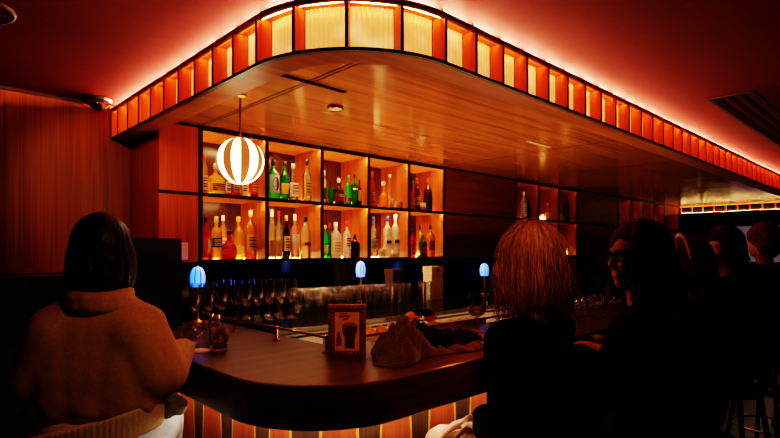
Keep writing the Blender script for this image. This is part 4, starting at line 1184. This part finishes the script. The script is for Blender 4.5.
# --- blond woman at the bar front
face = math.radians(8)
t, hc, R, sh, P = person('person', 'blond woman in black top seated at the bar with back to camera', (1.50,.88), face,
    (((-.25,-.02,.975),(-.01,.20,.90)), ((.25,.06,.96),(.10,.27,.885))), head_yaw=math.radians(10), seat=.685, top_mat='blackcloth', leg_mat='pink', voxel=.008, lean=.03, bulk=1.08)
b = MB()
b.ell(hc+R@Vector((0,-.022,.032)),(.088,.104,.100)); b.ell(hc+R@Vector((0,-.055,-.05)),(.084,.066,.115))
for sx in (-1,1): b.ell(hc+R@Vector((sx*.066,-.012,-.05)),(.028,.055,.11))
fused(b, 'hair', M['hair_blond'], .006, t, 4, [(.05,.012)], label='loose shoulder-length blond hair')
b = MB(); strands(b, hc, R, 700, .30, .7, .0013, seed=5, wav=.012, out=.014, rx=.088, ry=.104, rz=.104)
strands(b, hc, R, 160, .31, .9, .0009, seed=8, wav=.03, out=.045)
o = bpy.data.objects.new('loose_strands', b.mesh('loose_strands', [M['hair_blond']])); COL.objects.link(o); o.parent = t
stool(1.50,.88, face, 'bar stool under the blond woman', .665)
b = MB()
for k in range(5): b.caps((-.17+.030*k,.13+.01*k,.835+.012*(k%2)),(-.20+.034*k,.25+.02*k,.79),.018,.022,10)
fused(b, 'shawl', M['paper'], .006, t, 2, [(.03,.012)], label='pale folded shawl over the lap')
# --- brunette with glasses, face in profile to the left
face = math.radians(20)
hy = math.radians(36)
t, hc, R, sh, P = person('person', 'brunette woman with dark glasses in black, face turned left in profile', (1.965,.72), face,
    (((-.25,.18,.98),(-.16,.42,1.11)), ((.26,.16,.98),(.20,.42,1.11))), head_yaw=hy, seat=.705, top_mat='blackcloth', leg_mat='blackcloth', voxel=.006, lean=.02, bulk=1.05)
b = MB()
b.ell(hc+R@Vector((0,-.026,.036)),(.094,.106,.104)); b.ell(hc+R@Vector((0,-.065,-.05)),(.094,.068,.13))
for sx in (-1,1): b.ell(hc+R@Vector((sx*.074,-.030,-.07)),(.034,.050,.14))
b.ell(hc+R@Vector((0,-.06,-.17)),(.12,.07,.10))
strands(b, hc, R, 280, .36, .9, .0034, seed=11, wav=.014, out=.03)
fused(b, 'hair', M['hair_brown'], .005, t, 1)
b = MB()
for sx in (-1,1):
    cc = (sx*.033,.089,.003)
    b.tube([P(cc[0]+.027*cos(2*PI*i/20), cc[1]-abs(cc[0]+.027*cos(2*PI*i/20))*.16, cc[2]+.020*sin(2*PI*i/20)) for i in range(21)], .0028, 6)
    b.tube([P(sx*.060,.080,.008), P(sx*.078,.05,.010), P(sx*.080,-.01,.006)], .0028, 6)
b.tube([P(-.008,.094,.006), P(0,.097,.009), P(.008,.094,.006)], .0024, 6)
o = bpy.data.objects.new('glasses', b.mesh('glasses', [M['plainblack']])); COL.objects.link(o); o.parent = t; o['label'] = 'dark framed glasses'
stool(1.965,.72, face, 'bar stool under the brunette with glasses', .685)

# --- further guests along the bar, almost silhouettes
def guest(loc, face, seat, hair, lab, hy=0., stand=False, hl=.22, topm='blackcloth', spread=.4, seed=1, vox=.012, lean=.02):
    arms = (((-.26,.16,seat+.27),(-.15,.38,seat+.36)), ((.27,.14,seat+.27),(.18,.38,seat+.36)))
    t, hc, R, sh, P = person('person', lab, loc, face, arms, head_yaw=hy, seat=seat, top_mat=topm, leg_mat='blackcloth', voxel=vox, stand=stand, lean=lean)
    b = MB()
    b.ell(hc+R@Vector((0,-.024,.034)),(.094,.108,.104)); b.ell(hc+R@Vector((0,-.055,-.03)),(.092,.070,.10))
    strands(b, hc, R, 160, hl, spread, .004, seed=seed, wav=.01, out=.02)
    fused(b, 'hair', M[hair], .007, t, 1)
    if not stand: stool(loc[0], loc[1], face, lab.replace(lab.split(' seated')[0], 'bar stool under the '+lab.split(' seated')[0]).split(' seated')[0], seat-.02)
    return t, hc, R, P
t, hc, R, P = guest((2.74,.80), math.radians(25), .665, 'hair_red', 'woman with streaked reddish hair and headband seated right of brunette', math.radians(10), hl=.3, spread=.9, seed=21)
b = MB(); b.tube([hc+R@Vector((.098*cos(a),-.005+.02*sin(a),.02+.118*sin(a))) for a in [PI*i/16 for i in range(17)]], .010, 8)
o = bpy.data.objects.new('headband', b.mesh('headband', [M['hem']])); COL.objects.link(o); o.parent = t
guest((3.62,.86), math.radians(40), .745, 'hair_black', 'person with large dark hair seated behind the headband woman', math.radians(20), hl=.26, spread=.8, seed=22)
guest((4.52,.84), math.radians(-20), .80, 'hair_red', 'person with short auburn hair seated before the pale screen', 0., hl=.14, spread=0, seed=23)
guest((5.55,.72), math.radians(60), .80, 'hair_red', 'person with brown hair seated at the extreme right edge of view', 0., hl=.16, spread=0, seed=24)

# ------------------------------------------------------------------ far end of the room
ws = thing('projector_screen', 'pale lit screen on the far right wall behind the seated guests', 'screen', (12.9,2.0,1.6))
MB().box(12.95,12.98,1.2,3.05,1.27,2.02).build('panel', M['screen'], ws)
b = MB(); b.box(12.935,12.99,1.17,1.2,1.24,2.05); b.box(12.935,12.99,3.05,3.08,1.24,2.05); b.box(12.935,12.99,1.2,3.05,2.02,2.05); b.box(12.935,12.99,1.2,3.05,1.24,1.27)
b.build('frame', M['black'], ws)
bo = thing('booth_bench', 'dark upholstered booth bench along the panelled wall at left', 'bench', (-.8,3.3,0))
MB().bbox(-2.0,.55,3.46,3.64,.42,1.34,.03).build('backrest', M['leather'], bo)
MB().bbox(-2.0,.55,3.0,3.455,.30,.47,.03).build('seat', M['leather'], bo)
MB().box(-1.95,.50,3.06,3.45,0,.298).build('plinth', M['black'], bo)

# ------------------------------------------------------------------ unseen area and spot fills added, red light at the bar
def area_fill(name, loc, sx, sy, watts, col, rot):
    l = bpy.data.lights.new(name, 'AREA'); l.shape = 'RECTANGLE'; l.size = sx; l.size_y = sy; l.energy = watts; l.color = col
    o = bpy.data.objects.new(name, l); COL.objects.link(o); o.location = loc; o.rotation_euler = rot; return o
area_fill('soffit_fill', (2.6,2.22,.90), 2.4, .12, 20, (1,.54,.25), (PI,0,0))  # added fill, lights the soffit from below; no fixture here
area_fill('soffit_fill', (6.0,2.22,.90), 3.4, .12, 3, (1,.5,.22), (PI,0,0))  # weaker added fill for the far soffit
area_fill('glassware_fill', (2.9,3.16,1.425), 2.9, .02, .6, (1,.8,.6), (0,0,0))  # faint added fill for sparkle on the glasses below
def spot(loc, aim, watts, deg):  # unseen spots, added to brighten single areas
    l = bpy.data.lights.new('fill_spot', 'SPOT'); l.energy = watts; l.color = (1,.50,.22); l.spot_size = math.radians(deg); l.spot_blend = .7; l.shadow_soft_size = .06
    o = bpy.data.objects.new('fill_spot', l); COL.objects.link(o); o.location = loc
    o.rotation_euler = (Vector(aim)-Vector(loc)).to_track_quat('-Z','Y').to_euler()
spot((.50,2.45,2.41), (1.05,3.55,1.85), 13, 58)  # added for the cupboard side and left wall
spot((.75,.55,2.40), (1.40,1.62,1.12), 22, 34)  # added for the picture frame and counter
spot((.75,.30,2.40), (1.44,.92,1.54), 15, 22)  # added for the blond hair
pl = bpy.data.lights.new('red_bar_light', 'POINT'); pl.energy = .8; pl.color = (1,.24,.07); pl.shadow_soft_size = .03
po = bpy.data.objects.new('red_bar_light', pl); COL.objects.link(po); po.location = (1.86,1.42,1.30)
sl = bpy.data.lights.new('fill_spot', 'SPOT'); sl.energy = 15; sl.color = (1,.52,.25); sl.spot_size = math.radians(46); sl.spot_blend = .8; sl.shadow_soft_size = .08  # unseen spot added to brighten the back of the sweater
so = bpy.data.objects.new('fill_spot', sl); COL.objects.link(so); so.location = (1.0,.35,2.40)
so.rotation_euler = (Vector((.42,1.95,1.15))-Vector(so.location)).to_track_quat('-Z','Y').to_euler()
# ------------------------------------------------------------------ world and view
w = bpy.data.worlds.new('world'); S.world = w; w.use_nodes = True
w.node_tree.nodes['Background'].inputs[0].default_value = (.02,.008,.006,1); w.node_tree.nodes['Background'].inputs[1].default_value = .02
S.view_settings.view_transform = 'Filmic'
S.view_settings.look = 'Very High Contrast'
S.view_settings.exposure = 1.3
S.view_settings.gamma = .88
S.cycles.use_denoising = True
S.cycles.max_bounces = 8
S.cycles.transparent_max_bounces = 24
S.cycles.sample_clamp_indirect = 4
